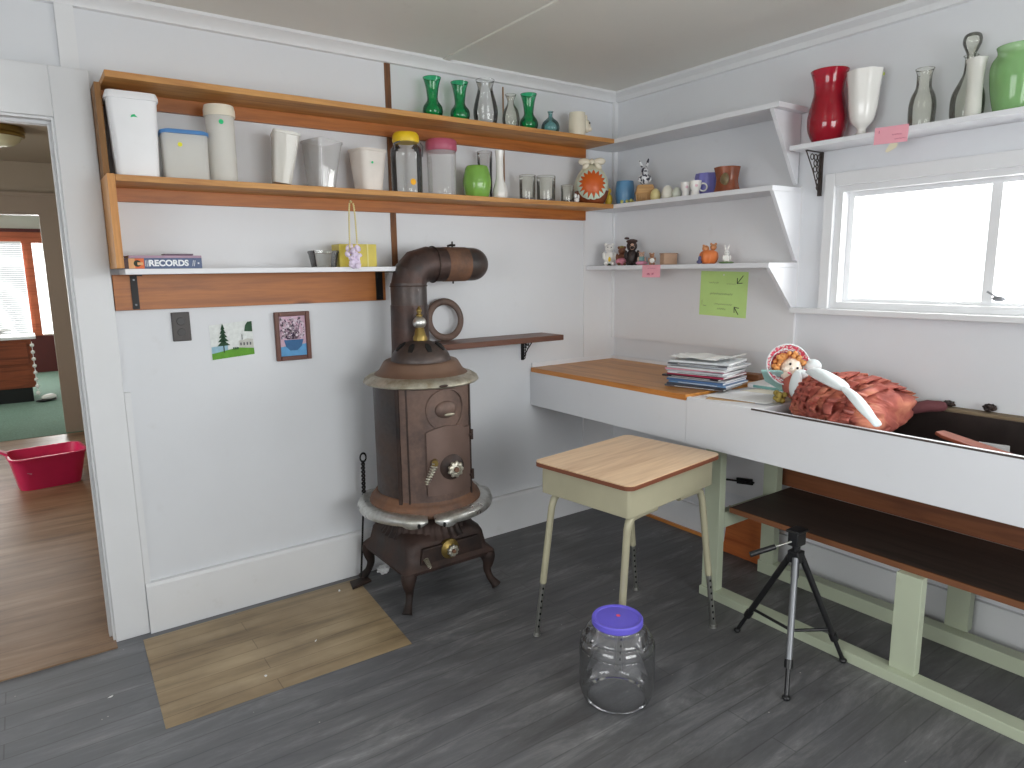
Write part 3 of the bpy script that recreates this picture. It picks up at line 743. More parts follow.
# top rim, collar, dome
bm = BM(); lathe(bm, [(.20, .965), (.220, .968), (.250, .968), (.256, .974), (.250, .988), (.228, 1.002), (.19, 1.008)], 64); obj('nickel_top_rim', bm, M_NICK, st, smooth=40)
bm = BM(); ell(bm, (-.03, -.252, .978), (.022, .006, .006)); obj('rim_ornament', bm, M_IRON, st, smooth=60)
bm = BM(); lathe(bm, smooth_prof([(.212, 1.0), (.204, 1.008), (.186, 1.022), (.172, 1.045), (.160, 1.062), (.14, 1.068)], 3), 56); obj('collar', bm, plain('brown_collar_iron', (118, 92, 76), .5, .35, var=.15), st, smooth=50)
DM = Matrix.Translation((-.018, -.035, .012)) @ Matrix.Diagonal((.88, .88, 1, 1))
bm = BM(); lathe(bm, smooth_prof([(.148, 1.052), (.146, 1.068), (.132, 1.092), (.10, 1.118), (.06, 1.134), (.03, 1.14), (0, 1.141)], 4), 48, DM)
dm = obj('dome', bm, M_SHEET, st, smooth=50)
M_VOID = plain('black_slot', (8, 8, 8), .9)
for k in range(8):
    bm = BM(); a = FA + (k-.15)*PI/4
    pts = []
    for rr, zz in ((.125, 1.101), (.104, 1.1185), (.082, 1.1295)):
        pts.append((rr, zz))
    w_ = .010
    L = []
    for (rr, zz), ww in zip(pts, (.011, .014, .007)):
        c_ = Vector((rr*math.cos(a), rr*math.sin(a), zz)); s_ = Vector((-math.sin(a), math.cos(a), 0))*ww
        L.append([c_-s_+Vector((0, 0, -.006)), c_+s_+Vector((0, 0, -.006)), c_+s_+Vector((math.cos(a)*.001, math.sin(a)*.001, .0025)), c_-s_+Vector((math.cos(a)*.001, math.sin(a)*.001, .0025))])
    loft(bm, [[tuple(q) for q in l] for l in L], M=DM); obj('dome_slot', bm, M_VOID, dm)
bm = BM(); lathe(bm, [(0, 1.135), (.034, 1.137), (.036, 1.15), (.028, 1.165), (.022, 1.19), (.018, 1.195), (0, 1.195)], 28, DM, fn=lambda q, z: 1+.05*math.cos(8*q)); fi = obj('finial', bm, M_BRASS, st, smooth=50)
bm = BM(); lathe(bm, smooth_prof([(.01, 1.192), (.026, 1.20), (.033, 1.217), (.026, 1.234), (.012, 1.243)], 4), 32, DM, fn=lambda q, z: 1+.03*math.cos(12*q)); obj('finial_ball', bm, M_NICKB, fi, smooth=60)
bm = BM(); lathe(bm, smooth_prof([(.012, 1.242), (.018, 1.25), (.010, 1.258), (.014, 1.27), (.004, 1.285), (0, 1.29)], 4), 20, DM); obj('finial_tip', bm, M_BRASS, fi, smooth=60)
# lower rust band and nickel foot ring
bm = BM(); lathe(bm, smooth_prof([(.20, .40), (.246, .405), (.252, .43), (.245, .45), (.232, .462), (.222, .478), (.212, .482)], 3), 64); obj('base_band', bm, M_RUST, st, smooth=50)
def skirt(a0, a1, n=30):
    bm = BM(); L = []
    for i in range(n+1):
        a = a0 + (a1-a0)*i/n; f = i/n
        e = min(1, min(f, 1-f)*7); e = e**.5
        lip = math.sin(PI*min(1, min(f, 1-f)*6)) * .014
        ro = .308 + lip*.6
        prof = [(.246, .432), (.272, .436), (ro-.008, .428), (ro, .412), (ro-.005, .396-lip), (ro-.020, .396-lip*.4), (.268, .416), (.246, .420)]
        L.append([(r*math.cos(a), r*math.sin(a), .418 + (z-.418)*(.35+.65*e)) for r, z in prof])
    loft(bm, L); return bm
cut = math.atan2(-.26, -.115)
for k, (a0, a1) in enumerate(((cut+.05, cut+1.95), (cut+2.05, cut+3.95), (cut-2.25, cut-.05))):
    o = obj('foot_rail', skirt(a0, a1), M_NICKB, st, smooth=50)
    bm = BM(); aa = (a0+.12) if k != 2 else (a1-.12)
    bb = Vector((.313*math.cos(aa), .313*math.sin(aa), .402)); bmesh.ops.create_uvsphere(bm, u_segments=12, v_segments=8, radius=1, matrix=Matrix.Translation(bb) @ Matrix.Rotation(aa, 4, 'Z') @ Matrix.Diagonal((.006, .007, .012, 1)))
    obj('slot', bm, M_VOID, o)
# ribbed neck
bm = BM(); lathe(bm, smooth_prof([(.20, .41), (.19, .38), (.182, .35), (.19, .315), (.21, .29)], 4), 144, fn=lambda q, z: 1+.022*math.cos(36*q)); obj('ribbed_neck', bm, M_IRON, st, smooth=60)
# ash pit base: square flared box with ogee shoulders
def sq(w, z, r=.03): return [(x, y, z) for x, y in rbox_pts(w*2, w*2, r)]
bm = BM(); loft(bm, [sq(.195, .172), sq(.226, .170), sq(.230, .185, .02), sq(.222, .195, .02), sq(.205, .215), sq(.198, .25), sq(.196, .275, .04), sq(.19, .295, .06), sq(.165, .318, .09), sq(.12, .325, .10)])
ap = obj('ash_base', bm, rusty('dark_brown_base_iron', (50, 42, 40), (76, 58, 52), .5, .45, .4), st, smooth=40)
bm = BM(); prism(bm, [(-.15, .205), (.165, .205), (.150, .275), (-.135, .275)], 'y', -.218, -.200); ad = obj('ash_door', bm, M_IRON, st, bevel=.004)
wheel_part(ad, (-.005, -.215, .247), FA, .030, .026, .028, (M_BRASS, M_NICK, M_RUST))
spring(ad, (-.13, -.226, .235), (-.115, -.236, .195), .010, .0025, 6, M_NICK)
# cabriole legs
for sx_ in (-1, 1):
    for sy_ in (-1, 1):
        bm = BM(); dgn = Vector((sx_, sy_, 0)).normalized()
        pts = [(.262, .185), (.285, .16), (.288, .125), (.282, .09), (.296, .05), (.318, .022), (.325, .012)]
        rs = [.034, .036, .026, .018, .016, .020, .024]
        sp = smooth_prof(pts, 3); sr = [p[1] for p in smooth_prof([(0.0, r) for r in rs], 3)]
        tube(bm, [dgn*p[0] + Vector((0, 0, p[1])) for p in sp], .02, 10, rs=sr)
        for v in bm.verts: v.co.z = max(v.co.z, 0.0)
        obj('leg', bm, rusty('rusty_leg_iron', (36, 31, 30), (66, 50, 44), .4, .5, .4) if sx_ == -1 and sy_ == -1 else bpy.data.materials['rusty_leg_iron'], st, smooth=60)
# stovepipe
PX, PY = -1.475+1.49, -.20+.32   # relative to stove
R = .083
sp = obj
bm = BM(); tube(bm, [(PX, PY, 1.03), (PX, PY, 1.10), (PX, PY, 1.30)], R, 40, rs=[R*1.12, R*1.05, R*1.02]); pv = obj('stovepipe', bm, M_PIPE, st, smooth=40)
bm = BM(); tube(bm, [(PX, PY, 1.29), (PX, PY, 1.398)], R*.985, 40); obj('pipe_collar', bm, M_SHEET, st, smooth=40)
Z_ = 1.48
def gored(mat, name, ax, ang0, r_t, r_c, steps, horiz=False):
    bm = BM(); rings = []
    for k in range(steps+1):
        a = ang0 - k*(PI/2)/steps if not horiz else ang0 + k*(PI/2)/steps
        rg = []
        for j in range(40):
            b = 2*PI*j/40; q = r_c + r_t*math.cos(b); w_ = r_t*math.sin(b)
            # mitre: keep the pipe straight between the joint planes
            if not horiz: rg.append(bm.verts.new((ax[0] + q*math.cos(a), ax[1] + w_, ax[2] + q*math.sin(a))))
            else: rg.append(bm.verts.new((ax[0] + q*math.cos(a), ax[1] + q*math.sin(a), ax[2] + w_)))
        rings.append(rg)
    for A, B in zip(rings, rings[1:]):
        for j in range(40): bm.faces.new((A[j], A[(j+1) % 40], B[(j+1) % 40], B[j]))
    bm.faces.new(rings[0]); bm.faces.new(rings[-1])
    return obj(name, bm, mat, st, smooth=16)
gored(M_PIPE, 'elbow', (PX+.094, PY, 1.386), PI, .081, .094, 3)
bm = BM(); torus(bm, .0815, .003, 40, 6, Matrix.Translation((PX+.125, PY, Z_)) @ Matrix.Rotation(PI/2, 4, 'Y')); obj('pipe_seam', bm, M_IRON, st, smooth=60)
bm = BM(); torus(bm, .083, .003, 40, 6, Matrix.Translation((PX, PY, 1.385))); obj('pipe_seam', bm, M_IRON, st, smooth=60)
bm = BM(); tube(bm, [(PX+.09, PY, Z_), (PX+.182, PY, Z_)], .0785, 40); obj('pipe_section', bm, M_PIPE, st, smooth=40)
bm = BM(); tube(bm, [(PX+.18, PY, Z_), (PX+.299, PY, Z_)], .0795, 40); dp = obj('damper_section', bm, M_RUST, st, smooth=40)
bm = BM(); tube(bm, [(PX+.235, PY, Z_-.09), (PX+.235, PY, Z_+.105)], .004, 8); tube(bm, [(PX+.205, PY-.01, Z_+.084), (PX+.225, PY, Z_+.088), (PX+.25, PY, Z_+.088)], .005, 8); obj('damper_key', bm, M_BLACKM, dp, smooth=60)
gored(M_SHEET, 'end_elbow', (PX+.297, PY+.085, Z_), -PI/2, .078, .085, 6, True)
bm = BM(); tube(bm, [(PX+.382, PY+.083, Z_), (PX+.382, .318, Z_)], .078, 40); obj('wall_section', bm, M_SHEET, st, smooth=40)

# iron ring on the brown shelf
bm = BM(); torus(bm, .090, .017, 56, 10, sy=.45)
o = obj('stove_lid_ring', bm, M_IRONB, None, loc=(-1.200, -.045, 1.104+.1058), rot=(math.radians(84), 0, 0), smooth=60)
tag(o, 'round iron stove ring leaning on the wall upon the small brown shelf', 'ring')
# poker
pk = thing('stove_poker', 'black twisted iron poker standing left of the stove', 'poker', (-1.735, -.10, 0.0))
bm = BM(); tube(bm, [(0, 0, .003), (.036, 0, .42)], .005, 8); obj('rod', bm, M_BLACKM, pk, smooth=60)
bm = BM()
for s in (0, PI): tube(bm, [(.036 + .0035*(i/30) + .006*math.cos(i*.9+s), .006*math.sin(i*.9+s), .42+.16*i/30) for i in range(31)], .0045, 6)
torus(bm, .017, .0045, 20, 6, Matrix.Translation((.042, 0, .598)) @ Matrix.Rotation(PI/2, 4, 'X') @ Matrix.Diagonal((.85, 1.2, 1, 1)))
obj('twisted_handle', bm, M_BLACKM, pk, smooth=60)
o = obj('iron_scrap', (lambda b: (prism(b, [(-.06, -.03), (.05, -.035), (.065, .02), (-.02, .04)], 'z', 0, .012), b)[1])(BM()), M_IRON, None, loc=(-1.76, -.13, .0015), rot=(0, 0, .3), bevel=.004)
tag(o, 'flat dark iron scrap on the floor at the foot of the poker', 'scrap metal')
def crumple(name, label, cat, loc, s, mat, seed=0, flat=.6):
    bm = BM(); bmesh.ops.create_icosphere(bm, subdivisions=3, radius=1)
    for v in bm.verts:
        nn = noise.noise(v.co*2.1 + Vector((seed, 0, 0)))
        v.co = v.co * (1 + .55*nn) ; v.co.z *= flat
    zm = min(v.co.z for v in bm.verts)
    for v in bm.verts: v.co.z -= zm; v.co *= s
    o = obj(name, bm, mat, None, loc=loc); tag(o, label, cat); return o
crumple('crumpled_paper', 'small crumpled white paper on the floor under the stove', 'paper', (-1.62, -.10, .0), .030, M_PAPER, 3)

# ------------------------------------------------------------------ things on the left (back) wall
# outlet plate
t = thing('outlet_plate', 'dark brown double outlet plate on the white wall', 'outlet', (-2.396, 0, 1.243))
bm = BM(); box(bm, -.034, .034, -.008, -.0005, -.058, .058); obj('plate', bm, plain('dark_brown_bakelite', (62, 56, 54), .45), t, bevel=.003)
for z in (-.022, .022):
    bm = BM(); lathe(bm, [(0, 0), (.016, 0), (.015, .002), (0, .002)], 20, Matrix.Translation((0, -.008, z)) @ Matrix.Rotation(PI/2, 4, 'X')); obj('socket', bm, plain('black_bakelite', (40, 36, 35), .4), t)
# landscape postcard
t = thing('postcard', 'unframed landscape postcard with a pine tree taped to the wall', 'postcard', (-2.205, 0, 1.175))
m_ = lambda n, c: plain(n, c, .7, var=.1, scale=60)
def flat(name, poly, y, mat, par):
    bm = BM(); prism(bm, poly, 'y', y-.0003, y+.0003); return obj(name, bm, mat, par)
flat('card', [(-.085, -.078), (.087, -.066), (.084, .080), (-.087, .066)], -.0014, m_('card_sky', (222, 226, 224)), t)
flat('water', [(-.084, -.052), (-.02, -.045), (-.02, -.020), (-.084, -.024)], -.0024, m_('card_water', (150, 186, 204)), t)
flat('lawn', [(-.084, -.077), (.086, -.065), (.085, -.038), (.02, -.032), (-.084, -.052)], -.0030, m_('card_lawn', (96, 156, 44)), t)
flat('building', [(.025, -.032), (.084, -.036), (.084, .0), (.06, .004), (.045, -.002), (.025, -.004)], -.0034, m_('card_building', (196, 196, 190)), t)
bm = BM()
for k in range(5):
    w_ = .026 - k*.0045; z = -.022 + k*.017
    prism(bm, [(-.036-w_, z), (-.036+w_, z+.002), (-.036, z+.026)], 'y', -.0041, -.0036)
box(bm, -.038, -.034, -.0041, -.0036, -.050, -.02)
for x in (.0, .008, .016): box(bm, x, x+.006, -.0041, -.0036, -.040, -.030)
obj('trees', bm, m_('card_tree', (34, 72, 44)), t)
bm = BM(); box(bm, .038, .041, -.0041, -.0036, 0, .022)
for k in range(4): box(bm, .03+k*.013, .036+k*.013, -.0041, -.0036, -.024, -.012)
obj('tower', bm, m_('card_grey', (90, 90, 96)), t)
flat('foliage', [(.05, .035), (.083, .032), (.083, .076), (.065, .074), (.055, .06)], -.0041, m_('card_tree', (0, 0, 0)), t)
# framed flower picture
t = thing('framed_picture', 'small brown-framed painting of flowers in a blue bowl', 'picture', (-1.952, 0, 1.175))
bm = BM()
for b in ((-.077, -.058, -.018, -.0005, -.105, .108), (.058, .077, -.018, -.0005, -.105, .108), (-.058, .058, -.018, -.0005, -.105, -.086), (-.058, .058, -.018, -.0005, .089, .108)): box(bm, *b)
obj('frame', bm, plain('brown_frame_wood', (96, 54, 40), .4), t, bevel=.003)
flat('canvas', [(-.058, -.086), (.058, -.086), (.058, .089), (-.058, .089)], -.006, m_('canvas_pink', (212, 178, 196)), t)
flat('table', [(-.058, -.086), (.058, -.086), (.058, -.035), (-.058, -.045)], -.0075, m_('canvas_blue', (96, 158, 206)), t)
bm = BM(); prism(bm, [(-.040, -.015), (.046, -.015), (.036, -.045), (.016, -.062), (-.016, -.062), (-.032, -.045)], 'y', -.0095, -.0085); obj('bowl', bm, m_('canvas_bowl', (58, 104, 150)), t)
bm = BM()
for k in range(34):
    x, z = random.uniform(-.050, .050), random.uniform(-.01, .075)
    tube(bm, [(x*.5, -.0085, -.012), (x, -.0085, z)], .0007, 4)
obj('stems', bm, m_('canvas_stem', (46, 40, 60)), t)
bm = BM()
for k in range(90):
    x, z = random.uniform(-.052, .052), random.uniform(-.008, .080)
    dot(bm, (x, -.0095, z), random.uniform(.003, .006), 'y', .0004, 8)
obj('blossoms', bm, m_('canvas_blossom', (225, 208, 220)), t)
bm = BM()
for k in range(60):
    x, z = random.uniform(-.052, .052), random.uniform(-.008, .074)
    dot(bm, (x, -.0102, z), random.uniform(.0018, .0035), 'y', .0003, 7)
obj('dark_leaves', bm, m_('canvas_dark', (70, 52, 84)), t)

# books on low shelf
LSZ = 1.4723
def book(name, label, x0, x1, h, z, cover, y0=-.19, y1=-.03, rot=0):
    t = thing(name, label, 'book', ((x0+x1)/2, (y0+y1)/2, z), rot)
    w_, d_ = (x1-x0)/2, (y1-y0)/2
    bm = BM(); box(bm, -w_, w_, -d_, d_, 0, .002); box(bm, -w_, w_, -d_, d_, h-.002, h); box(bm, -w_, w_, -d_-.0005, -d_+.0015, 0, h); obj('cover', bm, cover, t, bevel=.0008)
    bobj('pages', M_PAPER, t, -w_+.003, w_-.003, -d_+.002, d_-.003, .0021, h-.0021)
    return t, w_, d_
t, w_, d_ = book('hardback_book', 'thick blue records book with white spine letters on the low shelf', -2.602, -2.335, .038, LSZ, plain('slate_blue_cover', (72, 88, 124), .45))
bobj('spine_panel', plain('dark_maroon_print', (72, 40, 40), .5), t, -w_, -w_+.022, -d_-.0012, -d_-.0004, .001, .037)
bobj('spine_panel', plain('orange_tan_print', (222, 168, 112), .5), t, -w_+.022, -w_+.042, -d_-.0012, -d_-.0004, .001, .037)
bobj('spine_panel', plain('orange_print', (222, 108, 52), .5), t, -w_+.042, -w_+.072, -d_-.0012, -d_-.0004, .001, .037)
bm = BM(); dot(bm, (-w_+.050, -d_-.0016, .019), .012, 'y', .0004, 16); obj('emblem', bm, M_INK, t)
bm = BM(); box(bm, -w_+.05, -w_+.068, -d_-.0024, -d_-.0020, .013, .023); obj('emblem_letter', bm, plain('orange_tan_print', (0, 0, 0)), t)
M_WINK = plain('white_print', (236, 238, 242), .5)
text_mesh('spine_letters', 'RECORDS', .030, M_WINK, t, (.020, -d_-.0012, .019), (PI/2, 0, 0), 1.0, .0005, .0012)
bm = BM()
for k in range(3): tube(bm, [(-.057+k*.005, -d_-.0014, .008), (-.057+k*.005, -d_-.0014, .03)], .0008, 4)
for k in range(2): tube(bm, [(.10+k*.006, -d_-.0014, .008), (.104+k*.006, -d_-.0014, .03)], .001, 4)
dot(bm, (.121, -d_-.0014, .019), .0035, 'y', .0004, 5)
obj('spine_marks', bm, M_WINK, t)
t, _, _ = book('paperback_book', 'thin pink-purple book lying on top of the blue records book', -2.58, -2.335, .009, LSZ+.0385, plain('mauve_cover', (170, 140, 160), .5), -.185, -.06, .03)
t, _, _ = book('paperback_book', 'dark thin booklet on top of the pink-purple book', -2.46, -2.36, .006, LSZ+.0480, plain('dark_purple_cover', (96, 76, 92), .5), -.18, -.10, -.04)

# yellow box and hanging flower beads
t = thing('gift_box', 'yellow-green gift box on the low shelf beside the stovepipe', 'box', (-1.685, -.10, LSZ), -.05)
bm = BM(); box(bm, -.085, .085, -.05, .05, 0, .098); obj('box', bm, plain('olive_yellow_paper', (206, 188, 74), .4, var=.15), t, bevel=.002)
bm = BM(); box(bm, .04, .046, -.0515, -.0502, 0, .098); box(bm, -.0865, -.0855, -.03, .03, 0, .05); obj('ribbon', bm, plain('pale_yellow_ribbon', (226, 216, 140), .4), t)
t = thing('glass_dish', 'small clear plastic dish left of the yellow-green gift box', 'dish', (-1.83, -.11, LSZ))
bm = BM(); tub_bm(bm, .09, .09, .11, .10, .07, .02, .002, .002); obj('dish', bm, M_G_CLEAR, t, smooth=40)
t = thing('flower_pendant', 'lilac silk flower hanging on a yellow bead chain in front of the gift box', 'ornament', (-1.74, -.22, 1.50))
bm = BM()
for k in range(30):
    a = random.uniform(0, 2*PI); rr = random.uniform(0, .028); z = random.uniform(-.035, .05)
    ell(bm, (rr*math.cos(a), rr*.6*math.sin(a), z+.01), (.014, .008, .012), 8, 6, Euler((random.random()*3, random.random()*3, 0)).to_matrix())
obj('flower', bm, plain('lilac_silk', (226, 212, 234), .6, var=.2, scale=60), t, smooth=60)
bm = BM()
for s in (-1, 1):
    for k in range(26):
        f = k/25; ell(bm, (s*(.017*(1-f)**.22)+.003, 0, .05+.19*f), (.004, .004, .004), 6, 5)
    ell(bm, (.0, 0, .243), (.005, .005, .005), 6, 5)
obj('bead_chain', bm, plain('yellow_bead', (222, 210, 150), .3), t, smooth=60)

# ------------------------------------------------------------------ upper shelf glassware
Z1 = 2.1353
def gvase(label, x, y):
    t = thing('green_glass_vase', label, 'vase', (x, y, Z1), 0, 'green glass vases on the upper shelf')
    bm = BM(); vessel(bm, [(.020, 0), (.036, .006), (.046, .03), (.044, .055), (.030, .076), (.0245, .09), (.027, .12), (.033, .155), (.042, .182)], .003, 36, thin=True)
    obj('body', bm, M_G_GREEN, t, smooth=60); return t
gvase('leftmost green glass vase on the upper pine shelf', -1.281, -.13)
gvase('middle green glass vase, right beside the leftmost one', -1.135, -.13)
gvase('green glass vase between the small clear vase and the teal bottle', -.730, -.13)
THIN = {m.name for m in (M_G_GREEN, M_G_CLEAR, M_G_PLAST, M_G_JAR, M_G_FROST, M_G_TEAL, M_G_RED, M_G_LGREEN, M_G_SMOKE)}
def solo(name, label, cat, loc, pts, mat, th=.003, segs=36, fn=None, rot=(0, 0, 0), part='body', n=5):
    t = thing(name, label, cat, loc, rot)
    bm = BM(); vessel(bm, pts, th, segs, fn, n, thin=mat.name in THIN); obj(part, bm, mat, t, smooth=60); return t
solo('clear_glass_vase', 'large clear glass vase between two green vases on the upper shelf', 'vase', (-.984, -.12, Z1), [(.035, 0), (.05, .01), (.060, .06), (.056, .10), (.042, .15), (.036, .18), (.046, .215)], M_G_CLEAR)
solo('clear_glass_vase', 'small bulbous clear vase left of the third green vase', 'vase', (-.841, -.13, Z1), [(.022, 0), (.036, .008), (.043, .05), (.036, .09), (.019, .12), (.018, .14), (.028, .166)], M_G_SMOKE)
solo('teal_glass_bottle', 'small round teal glass bottle with a thin neck', 'bottle', (-.590, -.13, Z1), [(.02, 0), (.038, .008), (.048, .035), (.040, .062), (.018, .082), (.011, .09), (.011, .105), (.016, .115)], M_G_TEAL)
t = solo('animal_mug', 'cream ceramic mug with an animal-head handle at the end of the upper shelf', 'mug', (-.408, -.13, Z1), [(.036, 0), (.042, .008), (.046, .05), (.045, .09), (.042, .13)], M_CREAMC, .004)
bm = BM(); ell(bm, (.05, -.02, .065), (.024, .018, .034)); ell(bm, (.064, -.028, .05), (.014, .012, .012)); ell(bm, (.046, -.02, .105), (.007, .006, .018)); obj('animal_head', bm, M_CREAMC, t, smooth=60)
bm = BM(); ell(bm, (.052, -.041, .078), (.005, .004, .005), 10, 8); obj('eye', bm, M_BLACKP, t, smooth=60)

# ------------------------------------------------------------------ lower long shelf
Z2 = 1.7953
t = thing('storage_bin', 'tall white plastic bin with rim lid at the left end of the lower long shelf', 'bin', (-2.514, -.12, Z2), -.04)
bm = BM(); loft(bm, [[(x, y, z) for x, y in rbox_pts(w_, d_, .02)] for w_, d_, z in ((.135, .13, 0), (.158, .15, .268))]); obj('body', bm, M_WHITEP, t, smooth=40)
bm = BM(); loft(bm, [[(x, y, z) for x, y in rbox_pts(w_, d_, .022)] for w_, d_, z in ((.168, .160, .262), (.168, .160, .272), (.158, .152, .287))]); obj('lid', bm, M_WHITEP, t, smooth=30)
bm = BM(); prism(bm, [(-.010, .2), (.0, .203), (.012, .202), (.006, .208), (.004, .212), (-.006, .209)], 'y', -.0745, -.0735); obj('sticker', bm, M_STG, t)
t = thing('cereal_container', 'frosted plastic container with a blue rim beside the tall white bin', 'container', (-2.349, -.125, Z2), -.06)
bm = BM(); loft(bm, [[(x, y, z) for x, y in rbox_pts(w_, .11, .02)] for w_, z in ((.150, 0), (.158, .165))], cap1=False); obj('body', bm, M_G_FROST, t, smooth=40)
bm = BM(); loft(bm, [[(x, y, z + .010*math.cos(x*14)) for x, y in rbox_pts(w_, .118, .024)] for w_, z in ((.166, .158), (.166, .170), (.158, .171))]); obj('blue_lid', bm, M_BLUEP, t, smooth=40)
bm = BM(); dot(bm, (-.02, -.057, .125), .008, 'y', .0006, 12); obj('sticker', bm, M_STY, t)
t = thing('canister', 'tall frosted cylinder canister with cream lid on the lower long shelf', 'canister', (-2.213, -.12, Z2))
bm = BM(); lathe(bm, [(.046, 0), (.05, .004), (.052, .26)], 36, cap1=False); obj('body', bm, M_G_FROST, t, smooth=40)
bm = BM(); lathe(bm, [(.057, .248), (.057, .27), (.053, .288), (0, .292)], 36); obj('lid', bm, M_CREAMP, t, smooth=30)
bm = BM(); dot(bm, (-.008, -.054, .222), .009, 'y', .0008, 12); obj('sticker', bm, M_STG, t)
t = thing('clear_bin', 'white-edged clear plastic bin tilted on the lower long shelf', 'bin', (-1.992, -.12, Z2+.012), (0, math.radians(8), -.2))
bm = BM(); tub_bm(bm, .07, .10, .10, .14, .20, .015, .002, .003); obj('body', bm, M_G_FROST, t, smooth=40)
t = thing('clear_bin', 'fully clear plastic bin leaning right of the white-edged one', 'bin', (-1.825, -.12, Z2+.006), (0, math.radians(4), .25))
bm = BM(); tub_bm(bm, .085, .10, .115, .14, .19, .015, .002, .003); obj('body', bm, M_G_PLAST, t, smooth=40)
t = thing('plastic_tub', 'beige tapered plastic tub left of the yellow-lidded jar', 'tub', (-1.610, -.12, Z2), .2)
bm = BM(); tub_bm(bm, .10, .10, .13, .13, .178, .03, .003, .003); obj('body', bm, plain('beige_translucent_plastic', (222, 214, 206), .4), t, smooth=40)
bm = BM(); dot(bm, (-.024, -.0685, .118), .005, 'y', .001, 10); obj('sticker', bm, M_STG, t)
t = thing('glass_jar', 'big glass jar with yellow screw lid and wire handle', 'jar', (-1.418, -.115, Z2))
bm = BM(); vessel(bm, [(.06, 0), (.068, .006), (.070, .04), (.070, .18), (.064, .205), (.050, .222), (.048, .24)], .003, 40, thin=True); obj('body', bm, M_G_CLEAR, t, smooth=60)
bm = BM(); lathe(bm, [(.050, .228), (.058, .228), (.060, .238), (.058, .258), (.050, .270), (0, .274)], 48, fn=lambda q, z: 1+.012*math.cos(24*q)); obj('yellow_lid', bm, M_YELP, t, smooth=40)
bm = BM(); tube(bm, [(-.066, -.02, .19), (-.072, -.03, .215), (-.05, -.045, .225)], .003, 6); tube(bm, [(.05, -.045, .225), (.07, -.03, .215), (.072, -.02, .17)], .003, 6); obj('wire_handle', bm, M_SILVER, t, smooth=60)
bm = BM(); dot(bm, (-.006, -.0710, .05), .014, 'y', .0008, 16); obj('sticker', bm, M_STO, t)
t = thing('clear_canister', 'clear round canister with a dusty pink lid', 'canister', (-1.235, -.115, Z2))
bm = BM(); vessel(bm, [(.060, 0), (.064, .005), (.066, .05), (.068, .19), (.064, .215)], .003, 40, thin=True); obj('body', bm, M_G_PLAST, t, smooth=60)
bm = BM(); lathe(bm, [(.0, .205), (.070, .205), (.074, .212), (.073, .248), (.066, .256), (0, .254)], 48, fn=lambda q, z: 1+.006*math.cos(40*q)); obj('pink_lid', bm, M_PINKLID, t, smooth=40)
solo('green_ceramic_vase', 'barrel-shaped lime green ceramic vase beside the white bud vase', 'vase', (-1.046, -.125, Z2), [(.045, 0), (.054, .006), (.066, .05), (.067, .09), (.058, .135), (.05, .152)], M_GREENC, .004, 40, fn=lambda q, z: 1+.02*math.cos(8*q))
solo('tall_glass', 'tall clear glass cylinder behind the white bud vase', 'glass', (-.955, -.06, Z2), [(.03, 0), (.035, .004), (.036, .12), (.038, .235)], M_G_CLEAR)
solo('bud_vase', 'slim white milk glass bud vase on the lower long shelf', 'vase', (-.924, -.145, Z2), [(.028, 0), (.033, .006), (.036, .03), (.030, .062), (.019, .10), (.017, .16), (.019, .205), (.022, .232)], M_CER, .003, 32, fn=lambda q, z: 1+.03*math.cos(8*q))
M_DARKB = plain('dark_purple_base', (70, 60, 80), .4)
for (x, y, r, h, lab, nm) in ((-.735, -.12, .042, .130, 'left clear tumbler of the three beside the ceramic egg', 'tumbler'), (-.610, -.115, .050, .135, 'middle wide clear tumbler of the three beside the ceramic egg', 'tumbler'), (-.475, -.13, .036, .095, 'short right-hand tumbler touching the ceramic egg side', 'tumbler')):
    t = solo(nm, lab, 'glass', (x, y, Z2), [(r*.9, 0), (r*.97, .004), (r, h)], M_G_SMOKE, .003, 32, n=2)
    bm = BM(); lathe(bm, [(r*.85, .003), (r*.9, .018)], 24); obj('dark_base', bm, M_DARKB, t, smooth=40)
t = thing('clear_ornament', 'tiny clear crystal figure in front of the tumblers near the ceramic egg', 'ornament', (-.475, -.205, Z2))
bm = BM(); ell(bm, (0, 0, .012), (.014, .012, .012)); ell(bm, (-.008, 0, .034), (.009, .008, .012)); ell(bm, (.012, 0, .03), (.006, .005, .012)); obj('body', bm, M_CER, t, smooth=60)

# ceramic open egg with bow
t = thing('ceramic_egg', 'large ceramic cracked egg with orange inside and a cream bow', 'ornament', (-.300, -.125, Z2), (0, 0, math.radians(-38)))
prof = smooth_prof([(.0, 0), (.062, .004), (.086, .04), (.094, .09), (.086, .14), (.06, .185), (.028, .212), (0, .22)], 6)
lower = [p for p in prof if p[1] < .075]; upper = [p for p in prof if p[1] >= .070]
bm = BM(); lathe(bm, lower, 48, cap1=False); lathe(bm, [(r*.999, z) for r, z in lower[-2:]], 48, cap0=False, cap1=False)
obj('brown_base', bm, M_BROWNC, t, smooth=60)
